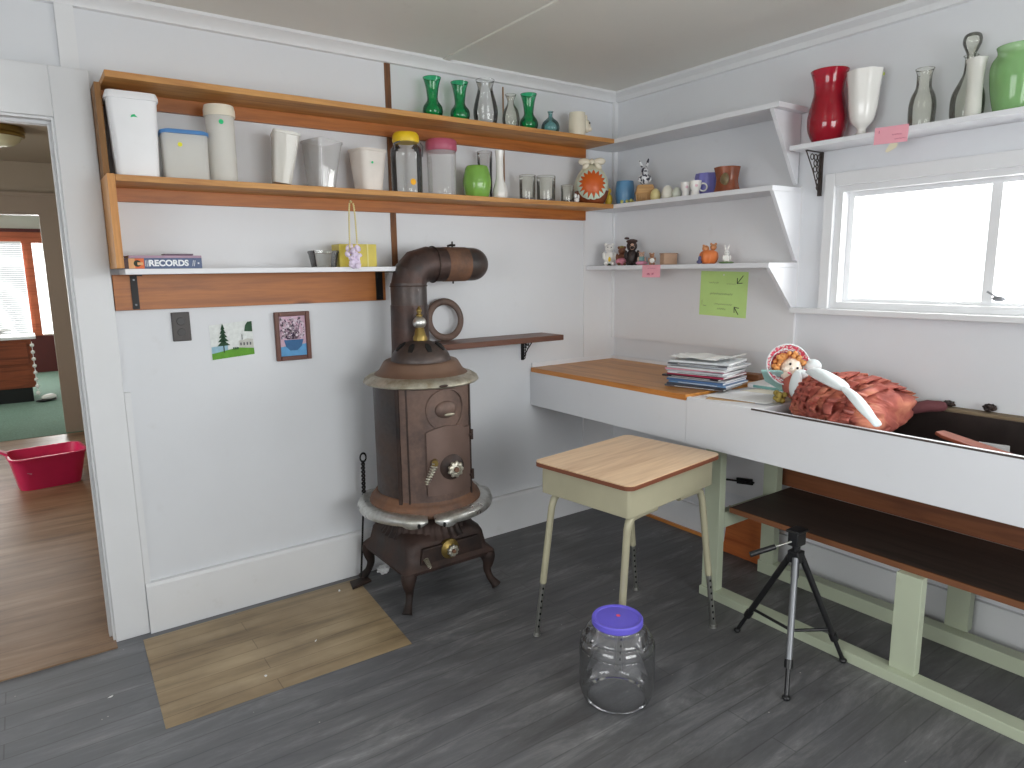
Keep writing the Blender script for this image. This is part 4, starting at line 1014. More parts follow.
# upper shell with jagged hole facing -y local
def egg_r(z):
    for (r0, z0), (r1, z1) in zip(prof, prof[1:]):
        if z0 <= z <= z1 and z1 > z0: return r0+(r1-r0)*(z-z0)/(z1-z0)
    return 0.0
m_shell = plain('cream_speckled_shell', (206, 204, 180), .35, var=.25, scale=30)
bm = BM(); lathe(bm, upper, 48, cap0=False); obj('shell', bm, m_shell, t, smooth=60)
bm = BM()
n = 17; cz = .108
def onegg(u, z, k): r = egg_r(z); a = -PI/2 + u/max(.03, r); return (k*r*math.cos(a), k*r*math.sin(a), z)
def star_fan(bm, ro, ri, k):
    levels = [1.0, .82, .66, .5, .34, .18]; prev = None
    for q in levels:
        ring = []
        for i in range(n*2):
            a = 2*PI*i/(n*2); rr = (ro if i % 2 == 0 else ri) if q == 1.0 else ri*q
            ring.append(bm.verts.new(onegg(rr*math.cos(a), cz + rr*.92*math.sin(a), k)))
        if prev:
            m = len(ring)
            for i in range(m): bm.faces.new((prev[i], prev[(i+1) % m], ring[(i+1) % m], ring[i]))
        prev = ring
    bm.faces.new(prev)
star_fan(bm, .080, .060, 1.03); obj('orange_opening', bm, M_TERRA, t)
bm = BM()
for i in range(n):      # pale pointed shell teeth between the orange points
    a = 2*PI*(i+.5)/n; da = PI/n*1.05; b_ = .094 if math.sin(a) < .2 else .084
    vs = [bm.verts.new(onegg(q*math.cos(w_), cz + q*.92*math.sin(w_), kk)) for q, w_, kk in ((b_, a-da, 1.02), (b_, a+da, 1.02), (.070, a+da*.55, 1.045), (.055, a, 1.07), (.070, a-da*.55, 1.045))]
    bm.faces.new(vs)
obj('jagged_rim', bm, plain('pale_mint_glaze', (208, 226, 210), .3), t)
bm = BM()
for s in (-1, 1):
    ell(bm, (s*.040, -.03, .226), (.034, .014, .020), 16, 10, Matrix.Rotation(s*-.08, 3, 'Y'))
    ell(bm, (s*.034, -.045, .202), (.022, .008, .013), 12, 8, Matrix.Rotation(s*.7, 3, 'Y'))
ell(bm, (0, -.036, .226), (.014, .014, .016)); obj('bow', bm, M_CREAMC, t, smooth=60)

# ------------------------------------------------------------------ right corner shelves: figurines
def blobs(parent, name, mat, lst):
    bm = BM()
    for b in lst:
        ell(bm, b[0], b[1], 14, 10, Matrix.Rotation(b[2], 3, b[3]) if len(b) > 2 else None)
    return obj(name, bm, mat, parent, smooth=60)
FR = math.radians(-42)      # face roughly the room
Z5 = 1.7953
t = thing('chick_figure', 'yellow chick figurine squeezed beside the blue pot', 'figurine', (-.165, -.120, Z5), FR)
blobs(t, 'body', plain('chick_yellow', (226, 190, 60), .4), [((0, 0, .035), (.022, .022, .035)), ((0, -.004, .082), (.015, .015, .017)), ((-.012, 0, .045), (.008, .012, .022))])
blobs(t, 'beak', plain('chick_orange', (220, 120, 40), .4), [((0, -.02, .082), (.004, .009, .004))])
t = solo('ceramic_pot', 'blue glazed ceramic pot on the middle corner shelf', 'pot', (-.13, -.212, Z5), [(.038, 0), (.044, .006), (.052, .05), (.050, .10), (.046, .128)], M_BLUEC, .004)
blobs(t, 'painted_flowers', plain('pot_flowers', (210, 205, 120), .4, var=.3, scale=40), [((-.022, -.042, .016), (.012, .008, .010)), ((.002, -.048, .02), (.012, .008, .012)), ((.025, -.04, .014), (.010, .008, .009)), ((-.042, -.02, .016), (.008, .010, .010))])
t = thing('carved_basket', 'small tan carved wooden basket holding the speckled bunny', 'basket', (-.13, -.363, Z5), FR)
bm = BM(); loft(bm, [[(x, y, z) for x, y in rbox_pts(w_, w_*.8, .012)] for w_, z in ((.07, 0), (.095, .045), (.105, .05), (.085, .088), (.078, .092))], cap1=True)
for k in range(8): tube(bm, [(-.045+.0125*k, -.040, .002), (-.048+.0135*k, -.043, .044)], .003, 5)
obj('body', bm, M_WICK, t, smooth=25)
m_spk = NT('black_white_speckle'); v_ = m_spk.coord(); f_ = m_spk.noise(v_, 55, 3)
m_spk.bsdf(m_spk.ramp(f_, [(.48, (.03, .03, .05, 1)), (.52, (.72, .72, .74, 1))]), .3)
t = thing('bunny_figure', 'black-and-white speckled bunny standing on the tan basket', 'figurine', (-.13, -.357, Z5+.0925), FR)
blobs(t, 'body', m_spk.m, [((0, 0, .034), (.030, .026, .034)), ((0, -.010, .072), (.020, .020, .019)), ((-.020, -.004, .108), (.007, .005, .026), -.5, 'Y'), ((.014, -.004, .112), (.007, .005, .026), .25, 'Y'), ((-.026, -.014, .03), (.010, .012, .018)), ((.026, -.014, .03), (.010, .012, .018))])
def egg(label, y, s, c, nm, x=-.14):
    o = obj('decorative_egg', (lambda b: (lathe(b, [(a*s, z*s) for a, z in smooth_prof([(0, 0), (.018, .003), (.027, .022), (.024, .045), (.012, .062), (0, .066)], 4)], 28), b)[1])(BM()), plain(nm, c, .35), None, loc=(x, y, Z5), smooth=60)
    tag(o, label, 'egg', 'eggs on the middle corner shelf')
egg('yellow decorative egg beside the tan basket', -.447, 1.0, (224, 208, 148), 'egg_yellow')
egg('cream decorative egg, tallest of the three eggs', -.530, 1.12, (240, 236, 222), 'egg_cream')
egg('small pale green egg right of the cream egg', -.592, .88, (224, 228, 212), 'egg_palegreen')
def bunny_cup(label, x, y):
    t = thing('white_cup', label, 'cup', (x, y, Z5), FR, 'little white cups on the middle corner shelf')
    bm = BM(); vessel(bm, [(.018, 0), (.020, .004), (.018, .02), (.026, .04), (.028, .068)], .003, 24); obj('body', bm, M_CER, t, smooth=60)
    bm = BM(); torus(bm, .018, .004, 18, 6, Matrix.Translation((.036, 0, .038)) @ Matrix.Rotation(PI/2, 4, 'X')); obj('handle', bm, M_CER, t, smooth=60)
    blobs(t, 'pink_flower', plain('pale_pink_glaze', (226, 186, 198), .4), [((0, -.024, .045), (.008, .004, .008))])
bunny_cup('left little white cup in front of the lavender pot', -.185, -.690)
bunny_cup('right little white cup in front of the lavender pot', -.19, -.752)
solo('lavender_pot', 'lavender scalloped ceramic pot beside the brown barrel mug', 'pot', (-.095, -.745, Z5), [(.046, 0), (.053, .006), (.060, .05), (.060, .09), (.056, .108)], M_PURC, .004, 48, fn=lambda q, z: 1+(.035*math.cos(10*q) if z > .06 else .01*math.cos(10*q)))
t = solo('barrel_mug', 'brown glazed mug shaped like a tree stump', 'mug', (-.13, -.888, Z5), [(.056, 0), (.060, .006), (.054, .03), (.050, .06), (.054, .09), (.060, .118)], M_BROWNC, .005, 40, fn=lambda q, z: 1+.03*math.cos(7*q+z*20))
bm = BM(); ell(bm, (-.045, -.02, .06), (.012, .024, .03)); obj('bark_patch', bm, plain('olive_bark', (112, 96, 66), .4, var=.3, scale=40), t, smooth=60)

Z6 = 1.4663
def bear(name, label, cat, loc, s, mat, ears='round', rot=FR, extra=None):
    t = thing(name, label, cat, loc, rot)
    L = [((0, 0, .035*s), (.026*s, .022*s, .035*s)), ((0, -.006*s, .080*s), (.021*s, .019*s, .020*s)), ((-.026*s, -.012*s, .045*s), (.008*s, .010*s, .020*s)), ((.026*s, -.012*s, .045*s), (.008*s, .010*s, .020*s)),
         ((-.016*s, -.02*s, .010*s), (.011*s, .018*s, .010*s)), ((.016*s, -.02*s, .010*s), (.011*s, .018*s, .010*s)), ((0, -.024*s, .076*s), (.009*s, .008*s, .007*s))]
    if ears == 'round': L += [((-.016*s, 0, .098*s), (.008*s, .005*s, .008*s)), ((.016*s, 0, .098*s), (.008*s, .005*s, .008*s))]
    elif ears == 'long': L += [((-.010*s, 0, .118*s), (.006*s, .004*s, .026*s), -.2, 'Y'), ((.012*s, 0, .118*s), (.006*s, .004*s, .026*s), .3, 'Y')]
    blobs(t, 'body', mat, L)
    blobs(t, 'eyes', M_BLACKP, [((-.008*s, -.024*s, .085*s), (.0025*s,)*3), ((.008*s, -.024*s, .085*s), (.0025*s,)*3)])
    return t
t = bear('bear_figure', 'white cat-like figurine at the corner end of the bottom shelf', 'figurine', (-.16, -.125, Z6), 1.2, M_CER)
blobs(t, 'green_base', plain('dark_green_base', (50, 70, 50), .5), [((0, 0, .006), (.034, .030, .008))])
blobs(t, 'yellow_flower', M_YELP, [((.0, -.030, .035), (.008, .005, .014))])
t = bear('teddy_figure', 'brown teddy figurine with a pink skirt between white and dark figures', 'figurine', (-.15, -.215, Z6), 1.0, plain('brown_fur_glaze', (120, 76, 54), .6, var=.3, scale=60))
blobs(t, 'pink_skirt', plain('rose_pink_glaze', (206, 130, 146), .5, var=.25, scale=60), [((0, -.008, .022), (.036, .030, .022)), ((.03, -.01, .02), (.012, .012, .018))])
blobs(t, 'flower_hat', plain('hat_yellow_brown', (150, 140, 70), .5), [((0, 0, .1), (.014, .012, .008))])
t = bear('bear_figure', 'tall dark brown figure in a hooded coat on the bottom corner shelf', 'figurine', (-.15, -.292, Z6), 1.25, plain('dark_brown_coat', (46, 34, 32), .6), 'none')
blobs(t, 'face', plain('face_tan', (196, 160, 140), .5), [((0, -.022, .100), (.016, .010, .018))])
blobs(t, 'hood', plain('dark_brown_hood', (66, 44, 38), .6), [((0, .002, .104), (.030, .024, .030)), ((0, .004, .13), (.032, .026, .012)), ((-.028, 0, .146), (.014, .008, .007))])
blobs(t, 'coat', plain('dark_brown_coat', (46, 34, 32)), [((0, 0, .04), (.034, .028, .042))])
t = bear('doll_figure', 'tiny doll figurine in pink and teal right of the dark hooded figure', 'figurine', (-.16, -.375, Z6), .68, plain('pale_skin', (206, 170, 150), .5), 'round')
blobs(t, 'teal_dress', plain('teal_glaze', (128, 168, 168), .5), [((0, -.002, .032), (.021, .018, .018))])
blobs(t, 'pink_base', plain('pink_glaze', (222, 150, 176), .5), [((0, -.004, .011), (.032, .026, .012))])
t = bear('bear_figure', 'very small tan bear in front of the tan box', 'figurine', (-.18, -.468, Z6), .60, plain('tan_fur_glaze', (158, 116, 86), .6, var=.2, scale=60))
blobs(t, 'white_bib', M_CER, [((0, -.012, .022), (.014, .010, .014))])
t = thing('tan_box', 'little tan wooden box behind the very small bear', 'box', (-.10, -.512, Z6), FR+.5)
bm = BM(); box(bm, -.042, .042, -.02, .02, 0, .054); obj('box', bm, plain('tan_box_wood', (194, 160, 134), .6), t, bevel=.004)
bm = BM(); box(bm, -.044, .044, -.022, .022, .0542, .060); obj('lid', bm, plain('tan_box_lid', (180, 146, 122), .6), t, bevel=.002)
t = thing('pumpkin_figure', 'orange pumpkin ornament with two teddy ears on the bottom corner shelf', 'ornament', (-.14, -.805, Z6), FR)
bm = BM(); lathe(bm, smooth_prof([(0, 0), (.03, .002), (.044, .028), (.040, .054), (.018, .066), (0, .062)], 4), 40, fn=lambda q, z: 1+.05*math.cos(8*q)); obj('pumpkin', bm, plain('pumpkin_orange', (222, 124, 66), .45), t, smooth=60)
blobs(t, 'bears', plain('light_brown_glaze', (190, 130, 86), .5, var=.2, scale=50), [((-.016, 0, .074), (.017, .014, .016)), ((.020, -.004, .080), (.016, .014, .016)), ((-.026, 0, .088), (.006, .004, .006)), ((.032, 0, .095), (.006, .004, .006)), ((.010, 0, .096), (.006, .004, .006))])
blobs(t, 'blue_yellow_base', plain('blue_yellow_base', (90, 90, 130), .5), [((-.046, -.01, .010), (.014, .012, .010)), ((-.044, -.012, .026), (.009, .008, .014))])
t = bear('rabbit_figure', 'small white rabbit figurine right of the orange pumpkin ornament', 'figurine', (-.14, -.908, Z6), .62, M_CER, 'long')
blobs(t, 'green_base', plain('moss_green_base', (110, 140, 90), .5), [((0, -.004, .005), (.036, .026, .006))])

# notes
def scribble(bm, x0, x1, z, fx, amp=.003, n=18, r=.0007, seed=0):
    pts = [Vector(fx(x0+(x1-x0)*i/n, z + amp*math.sin(i*2.3+seed)*(.4+.6*abs(math.sin(i*1.7+seed))))) for i in range(n+1)]
    tube(bm, pts, r, 4)
t = thing('sticky_note', 'small pink price note hanging from the bottom corner shelf', 'note', (-.2335, -.515, 1.402))
bm = BM(); box(bm, -.0008, .0002, -.062, .062, 0, .064); obj('paper', bm, M_PINKN, t)
bm = BM(); fx = lambda u, z: (-.0012, -u, z)
scribble(bm, -.025, .03, .045, fx, .002, 16, .0006, 1); scribble(bm, -.028, -.008, .018, fx, .007, 8, .001, 2); scribble(bm, .004, .018, .018, fx, .008, 7, .001, 5); obj('writing', bm, M_INKP, t)
t = thing('sign_note', 'large lime green handwritten note with arrows on the right wall', 'note', (-.0145, -.802, 1.315), (math.radians(1.5), 0, 0))
bm = BM(); box(bm, -.0012, -.0002, -.143, .143, -.113, .113); obj('paper', bm, M_GREENN, t)
bm = BM(); fx = lambda u, z: (-.0016, -u, z)
scribble(bm, -.09, -.03, .055, fx, .005, 12, .0007, 1); scribble(bm, .02, .075, .052, fx, .002, 12, .0006, 2)
scribble(bm, -.08, .06, .0, fx, .006, 30, .0009, 3); scribble(bm, -.05, .06, -.052, fx, .004, 24, .0009, 4); scribble(bm, -.03, .02, -.075, fx, .005, 12, .0009, 5)
tube(bm, [fx(-.128, -.035), fx(-.128, -.06)], .001, 4); tube(bm, [fx(-.122, -.062), fx(-.10, -.066)], .0012, 4); obj('writing', bm, M_INKL, t)
bm = BM()
for (a, b, c_, d_) in (((.115, .095), (.082, .055), (.082, .082), (.112, .058)), ((.098, -.098), (.072, -.062), (.100, -.066), (.074, -.090))):
    for q in (a, c_, d_): tube(bm, [fx(*q), fx(*b)], .002, 5)
obj('arrows', bm, M_INK, t)
bm = BM(); dot(bm, (-.0018, 0, .096), .004, 'x', .0006); obj('pin', bm, M_CER, t)
t = thing('sticky_note', 'pink price note taped to the edge of the shelf above the window', 'note', (-.1715, -1.655, 1.925), (math.radians(2), 0, 0))
bm = BM(); box(bm, -.0012, -.0004, -.062, .062, -.022, .040); obj('paper', bm, M_PINKN, t)
bm = BM(); fx = lambda u, z: (-.0016, -u, z)
tube(bm, [fx(-.045, .018), fx(-.045, .028)], .0012, 4); scribble(bm, .005, .04, .008, fx, .003, 10, .0008, 2); scribble(bm, .015, .055, -.008, fx, .002, 10, .0008, 3); obj('writing', bm, M_INKP, t)
bm = BM(); prism(bm, [(.0, -.022), (-.03, -.024), (-.024, -.04), (.006, -.055), (.016, -.05)], 'x', -.0003, .0003); obj('tape', bm, plain('yellowed_tape', (224, 216, 190), .4), t)

# ------------------------------------------------------------------ vases over window
Z7 = 1.9565
solo('red_glass_vase', 'large ruby red glass vase at the left end of the shelf above the window', 'vase', (-.092, -1.350, Z7), [(.046, 0), (.055, .006), (.074, .05), (.078, .10), (.066, .16), (.058, .20), (.062, .245), (.074, .285)], M_G_RED, .003, 44)
t = solo('milk_glass_goblet', 'white milk glass goblet vase beside the red vase', 'vase', (-.092, -1.498, Z7), [(.034, 0), (.036, .006), (.018, .018), (.018, .035), (.040, .06), (.052, .11), (.058, .18), (.066, .25)], M_CER, .003, 48, fn=lambda q, z: 1+(.03*math.cos(8*q) if z > 2.15-1.95 else .012*math.cos(8*q)))
bm = BM(); dot(bm, (.038, -.053, .235), .006, 'y', .002, 12); obj('sticker', bm, plain('lime_sticker', (180, 200, 40), .5), t)
solo('glass_carafe', 'clear milk-bottle shaped glass carafe above the window', 'carafe', (-.09, -1.722, Z7), [(.036, 0), (.043, .006), (.046, .07), (.040, .11), (.027, .14), (.025, .165), (.026, .19), (.032, .208)], M_G_SMOKE, .003, 36)
t = solo('glass_decanter', 'grey-clear glass decanter with round stopper', 'decanter', (-.07, -1.865, Z7), [(.040, 0), (.050, .006), (.054, .05), (.050, .095), (.032, .135), (.020, .165), (.018, .21), (.024, .222)], M_G_SMOKE, .003, 36)
bm = BM(); lathe(bm, smooth_prof([(.012, .20), (.014, .225), (.022, .245), (.030, .268), (.024, .292), (0, .300)], 4), 28); obj('stopper', bm, M_G_SMOKE, t, smooth=60)
solo('bud_vase', 'slim frosted white cylinder vase in front of the decanter', 'vase', (-.138, -1.912, Z7), [(.022, 0), (.026, .004), (.024, .08), (.026, .15), (.032, .19)], M_G_FROST, .003, 30)
solo('green_glass_jar', 'wide frosted green glass jar vase at the right end above the window', 'jar', (-.092, -2.018, Z7), [(.052, 0), (.058, .006), (.070, .06), (.078, .13), (.074, .165), (.060, .19), (.064, .212)], M_G_LGREEN, .003, 44)

# ------------------------------------------------------------------ school desk
DK = thing('school_desk', 'vintage school desk with pale wood top and beige metal box', 'desk', (-1.075, -1.200, 0), math.radians(7.5))
TW, TD, TZ = .580, .455, .735
bm = BM(); L = rbox_pts(TW, TD, .03, 6); prism(bm, L, 'z', TZ-.004, TZ); obj('desktop', bm, M_DESKTOP, DK)
bm = BM(); prism(bm, rbox_pts(TW+.002, TD+.002, .031, 6), 'z', TZ-.019, TZ-.0042); obj('desktop_edge', bm, M_DESKEDGE, DK)
bx, by = TW/2-.022, TD/2-.020; bz0, bz1 = TZ-.125, TZ-.0195
bm = BM()
loft(bm, [[(x, y, z) for x, y in rbox_pts(bx*2, by*2, .012, 3)] for z in (bz0, bz1)])
obj('book_box', bm, M_DESKMET, DK, bevel=.002, smooth=40)
bobj('hinge_strip', M_DESKEDGE, DK, -.26, .10, by+.018, by+.026, TZ-.022, TZ-.008)
feet = {(-1, 1): (-1.366, -.993), (1, 1): (-.765, -.955), (1, -1): (-.754, -1.377), (-1, -1): (-1.268, -1.355)}
DKM = Matrix.Translation((-1.075, -1.200, 0)) @ Matrix.Rotation(math.radians(7.5), 4, 'Z'); DKI = DKM.inverted()
for (sx_, sy_), f in feet.items():
    p = DKI @ Vector((f[0], f[1], 0)); fx_ = p.x; fy_ = p.y
    topc = Vector((sx_*(bx-.035), sy_*(by-.03), bz0)); k1 = topc + Vector((-sx_*.06, 0, -.013)); 
    knee = Vector((topc.x + (fx_-topc.x)*.08, topc.y + (fy_-topc.y)*.08, bz0-.06))
    foot = Vector((fx_, fy_, .0))
    def lerp(a, b, t_): return a + (b-a)*t_
    path = [k1 + Vector((-sx_*.10, 0, 0)), k1 + Vector((-sx_*.02, 0, 0)), Vector((topc.x-sx_*.025, topc.y, bz0-.015)), Vector((topc.x-sx_*.006, topc.y, bz0-.028)), knee]
    bm = BM(); tube(bm, path + [lerp(knee, foot, .58)], .0135, 12); lg = obj('leg', bm, M_DESKMET, DK, smooth=50)
    bm = BM(); a_ = lerp(knee, foot, .56); tube(bm, [a_, foot + Vector((0, 0, .012))], .0105, 12); lo = obj('leg_extension', bm, M_CHROME, lg, smooth=50)
    bm = BM()
    for k in range(7):
        c = lerp(knee, foot, .62+.05*k); ell(bm, c + Vector((-.5, -.85, 0)).normalized()*.0095, (.0035, .0035, .006), 8, 6)
    obj('adjust_holes', bm, M_VOID, lo)
    bm = BM(); lathe(bm, [(0, 0), (.015, 0), (.013, .012), (0, .014)], 16, Matrix.Translation((fx_, fy_, 0))); obj('foot_glide', bm, M_CHROME, lo, smooth=40)

# ------------------------------------------------------------------ big clear jar with violet lid
JR = .128
t = thing('plastic_jar', 'big empty clear plastic jar with a violet lid on the floor', 'jar', (-1.386, -1.466, 0))
bm = BM(); vessel(bm, [(.095, .0), (.113, .006), (.124, .03), (JR, .06), (JR, .180), (.125, .190), (.128, .199), (.120, .220), (.112, .226), (.112, .236), (.098, .254), (.082, .262), (.080, .275)], .0025, 56, n=4, thin=True); obj('body', bm, M_G_JAR, t, smooth=60)
bm = BM(); lathe(bm, [(0, .270), (.083, .268), (.086, .272), (.086, .288), (.082, .293), (.074, .291), (.072, .289), (0, .290)], 56); obj('lid', bm, M_PURPLE, t, smooth=30)
bm = BM(); dot(bm, (.008, .004, .2915), .007, 'z', .0006, 14); obj('sticker', bm, M_STR, t)

# ------------------------------------------------------------------ tripod
TC = Vector((-.722, -1.70, 0))
t = thing('camera_tripod', 'small black folding camera tripod in front of the green frame', 'tripod', tuple(TC))
bm = BM(); tube(bm, [(0, 0, .33), (0, 0, .50)], .014, 12); obj('centre_column', bm, M_BLACKP, t, smooth=50)
bm = BM(); box(bm, -.022, .022, -.022, .022, .39, .435); box(bm, -.028, .028, -.020, .020, .455, .505); box(bm, -.034, .034, -.026, .026, .505, .515); obj('head', bm, M_BLACKP, t, bevel=.004)
for fx_, fy_, m_l in ((-.709, -1.459, M_BLACKP), (-.946, -1.829, M_SILVER), (-.580, -1.825, M_BLACKP)):
    f = Vector((fx_, fy_, 0)) - TC; a = f.normalized()*.02 + Vector((0, 0, .412)); ft = Vector((f.x, f.y, .01))
    bm = BM(); tube(bm, [a, a+(ft-a)*.78], .0115, 10); lg = obj('leg', bm, m_l, t, smooth=50)
    bm = BM(); tube(bm, [a+(ft-a)*.76, ft], .008, 10); tube(bm, [a+(ft-a)*.74, a+(ft-a)*.80], .015, 10); ell(bm, ft, (.014, .014, .010)); obj('lower_leg', bm, M_BLACKP, lg, smooth=50)
    bm = BM(); q = a+(ft-a)*.70; tube(bm, [q, (0, 0, q.z-.01)], .006, 8); obj('brace', bm, M_BLACKP, lg, smooth=50)
bm = BM(); tube(bm, [(0, 0, .13), (0, 0, .34)], .008, 8); obj('brace_hub', bm, M_BLACKP, t, smooth=50)
hd = Vector((-.125, .09, -.05)); 
bm = BM(); tube(bm, [(-.02, 0, .475), Vector((-.02, 0, .475)) + hd*.45], .0035, 8); ph = obj('pan_handle', bm, M_CHROME, t, smooth=50)
bm = BM(); tube(bm, [Vector((-.02, 0, .475)) + hd*.42, Vector((-.02, 0, .475)) + hd*1.0], .010, 10); obj('grip', bm, M_BLACKP, ph, smooth=50)

# ------------------------------------------------------------------ counter clutter: magazines
CZ = .9128
mags = [(.010, (90, 84, 84)), (.012, (60, 66, 78)), (.010, (104, 140, 180)), (.011, (84, 116, 160)), (.009, (196, 200, 206)), (.010, (40, 34, 40)), (.011, (160, 50, 78)), (.010, (214, 218, 222)), (.010, (186, 192, 200)), (.008, (214, 150, 166)), (.012, (206, 210, 214)), (.011, (196, 200, 206)), (.007, (74, 74, 82)), (.012, (222, 226, 228))]
names = ['grey', 'dark slate', 'light blue', 'blue', 'silver grey', 'black', 'crimson', 'white', 'pale grey', 'pink', 'off-white', 'cool grey', 'charcoal', 'white crumpled']
pos = ['at the bottom of', 'second from the bottom of', 'third from the bottom of', 'fourth from the bottom of', 'fifth from the bottom of', 'sixth from the bottom of', 'just above the black one in', 'above the crimson one in', 'in the middle upper part of', 'above the pale grey one in', 'fourth from the top of', 'third from the top of', 'second from the top of', 'topmost on']
z = CZ + .002
for i, ((h, c), nm, po) in enumerate(zip(mags, names, pos)):
    h *= .8; 
    ox = random.uniform(-.012, .012); oy = random.uniform(-.012, .012); rt = math.radians(12 + random.uniform(-4, 4))
    if 5 <= i <= 9: oy += .012; ox -= .006
    if i == 0: oy = .01; ox -= .012; rt += .05
    t = thing('magazine', '%s magazine %s the stack on the counter' % (nm, po), 'magazine', (-.385+ox, -1.015+oy, z), rt, 'magazines stacked on the counter')
    bm = BM(); box(bm, -.112, -.110, -.14, .14, 0, h); box(bm, -.112, .112, -.14, .14, h-.0008, h); box(bm, -.112, .112, -.14, .14, 0, .0008)
    obj('cover', bm, plain('mag_cover_%d' % i, c, .3, var=.12, scale=30), t)
    bm = BM(); box(bm, -.1095, .110, -.138, .138, .0009, h-.0009); obj('pages', bm, M_PAPER, t)
    if i in (0, 2, 5, 7, 12):
        bm = BM(); scribble(bm, -.09, .10, h/2, lambda u, zz: (-.1126, -u, zz), h*.22, 50, .0009, i); obj('spine_print', bm, M_WINK if i in (0, 2, 5, 12) else M_INK, t)
    z += h + .0004
t = thing('loose_sheet', 'crinkled white sheet draped on top of the magazine stack', 'paper', (-.38, -1.02, z), .15)
bm = BM(); nx = 14
G = [[bm.verts.new((-.10+.2*i/nx, -.13+.29*j/nx, .004+.007*(1+noise.noise(Vector((i*.4, j*.33, 1)))) + (.012 if j < 2 else 0))) for j in range(nx+1)] for i in range(nx+1)]
for i in range(nx):
    for j in range(nx): bm.faces.new((G[i][j], G[i+1][j], G[i+1][j+1], G[i][j+1]))
obj('sheet', bm, M_PAPER, t, smooth=60)
# loose papers on the white part of the counter
WZ = .9005
for k, (x, y, r, w_, h_, m_, lab) in enumerate(((-.44, -1.265, .15, .21, .28, M_PAPER, 'white sheet of paper lying at the front of the white countertop'), (-.34, -1.30, -.25, .21, .28, plain('cream_paper', (232, 226, 208), .8), 'cream sheet of paper lying under the doll on the white countertop'), (-.50, -1.245, .4, .13, .20, plain('tan_paper', (196, 160, 116), .8), 'tan card sticking out between the magazines and white papers'))):
    bm = BM(); box(bm, -w_/2, w_/2, -h_/2, h_/2, 0, .0015)
    o = obj('paper_sheet', bm, m_, None, loc=(x, y, WZ + (2-k)*.0022), rot=(0, 0, r)); tag(o, lab, 'paper')
t = thing('flat_box', 'thin white and teal flat box on the counter near the wall', 'box', (-.15, -1.25, WZ+.002), .05)
bm = BM(); box(bm, -.08, .08, -.13, .13, 0, .022); obj('box', bm, M_PAPER, t, bevel=.002)
bm = BM(); box(bm, -.0815, -.0805, -.12, .10, .004, .016); obj('teal_band', bm, plain('teal_band', (120, 170, 168), .6), t)
t = thing('wood_offcut', 'short brown wood offcut at the back of the counter', 'wood', (-.09, -1.00, CZ), .15)
bm = BM(); box(bm, -.03, .03, -.09, .09, 0, .03); obj('block', bm, wood('offcut_wood', (110, 70, 46), (150, 104, 72), 'y', .6), t, bevel=.003)
# lumps on the ledge, plank and card in trough
LZ = .9035
crumple('dark_lump', 'dark lump of debris on the ledge nearer the doll', 'debris', (-.026, -1.88, LZ), .020, M_IRON, 5, .55)
crumple('dark_lump', 'dark lump of debris on the ledge farther right', 'debris', (-.026, -2.02, LZ), .020, M_IRON, 9, .7)
bm = BM(); prism(bm, [(-.12, -.012), (-.10, -.022), (.11, -.02), (.12, .0), (.10, .02), (-.10, .014)], 'z', -.006, .006)
o = obj('broken_slat', bm, wood('reddish_slat', (112, 52, 36), (146, 76, 54), 'x', .6, knots=False), None, loc=(-.43, -2.13, .866), rot=(math.radians(20), math.radians(16), math.radians(-72)), bevel=.002)
tag(o, 'reddish brown wooden slat resting on the trough front edge', 'slat')
o = bobj('white_card', M_PAPER, None, -.001, .001, -.045, .045, 0, .085); o.location = (-.18, -2.10, .7462); o.rotation_euler = (0, math.radians(-14), .15)
tag(o, 'white card standing in the dark trough behind the slat', 'card')

# ------------------------------------------------------------------ rag doll
dl = thing('rag_doll', 'rag doll in ruffled terracotta dress and pink bonnet lying in the trough', 'doll', (-.30, -1.60, .7455))
def W(x, y, z): return (x+.30, y+1.60, z-.7455)
m_cl = NT('terracotta_cloth'); v_ = m_cl.coord(); f_ = m_cl.noise(v_, 9, 4); f2_ = m_cl.noise(v_, 3, 2)
m_cl.bsdf(m_cl.ramp(f_, [(.3, lin((142, 72, 66))), (.5, lin((182, 98, 84))), (.68, lin((206, 134, 104)))]), .75, bump=f_, bstr=.3, bdist=.01)
def ridged(p, o=4):
    v = 0; a = 1; q = Vector(p)
    for _ in range(o): v += a*(1 - abs(noise.noise(q))*2.2); a *= .5; q = q*2.03 + Vector((3.1, 1.7, 5.3))
    return v/1.9
rnd = random.Random(11)
def dress_pt(s, a, k=1.0):
    """point on the dress: s along the body from waist to hem, a around it"""
    yy = -1.46 - .375*s
    rx = .095 + .135*min(1, s*1.8)**.7 - .03*max(0, s-.8); rz = .080 + .030*math.sin(PI*min(1, s*1.1))
    return Vector(W(-.325 - .01*s + rx*math.cos(a)*k, yy, .915 - .012*s + rz*math.sin(a)*k))
bm = BM(); nu, nv = 220, 110; rings = []
for j in range(nv+1):
    s_ = j/nv; ring = []
    for i in range(nu):
        a = 2*PI*i/nu; p = dress_pt(s_, a)
        r1 = ridged(Vector((p.x*9, p.y*5 + p.x*4, p.z*9))); r2_ = ridged(Vector((p.x*24+7, p.y*15, p.z*24)), 3)
        tier = abs(math.sin(s_*PI*4.5 + .8*noise.noise(p*6)))
        k = 1 + .34*(r1-.6) + .10*(r2_-.6) + .05*tier
        end = min(1, min(s_, 1-s_)*9)**.5
        q = dress_pt(s_, a, k*(.55+.45*end)); q.y += .035*noise.noise(p*11)
        q.z = max(q.z, .002); ring.append(bm.verts.new(q))
    rings.append(ring)
for A, B in zip(rings, rings[1:]):
    for i in range(nu): bm.faces.new((A[i], A[(i+1) % nu], B[(i+1) % nu], B[i]))
bm.faces.new(rings[0][::-1]); bm.faces.new(rings[-1])
obj('dress', bm, m_cl.m, dl, smooth=80)
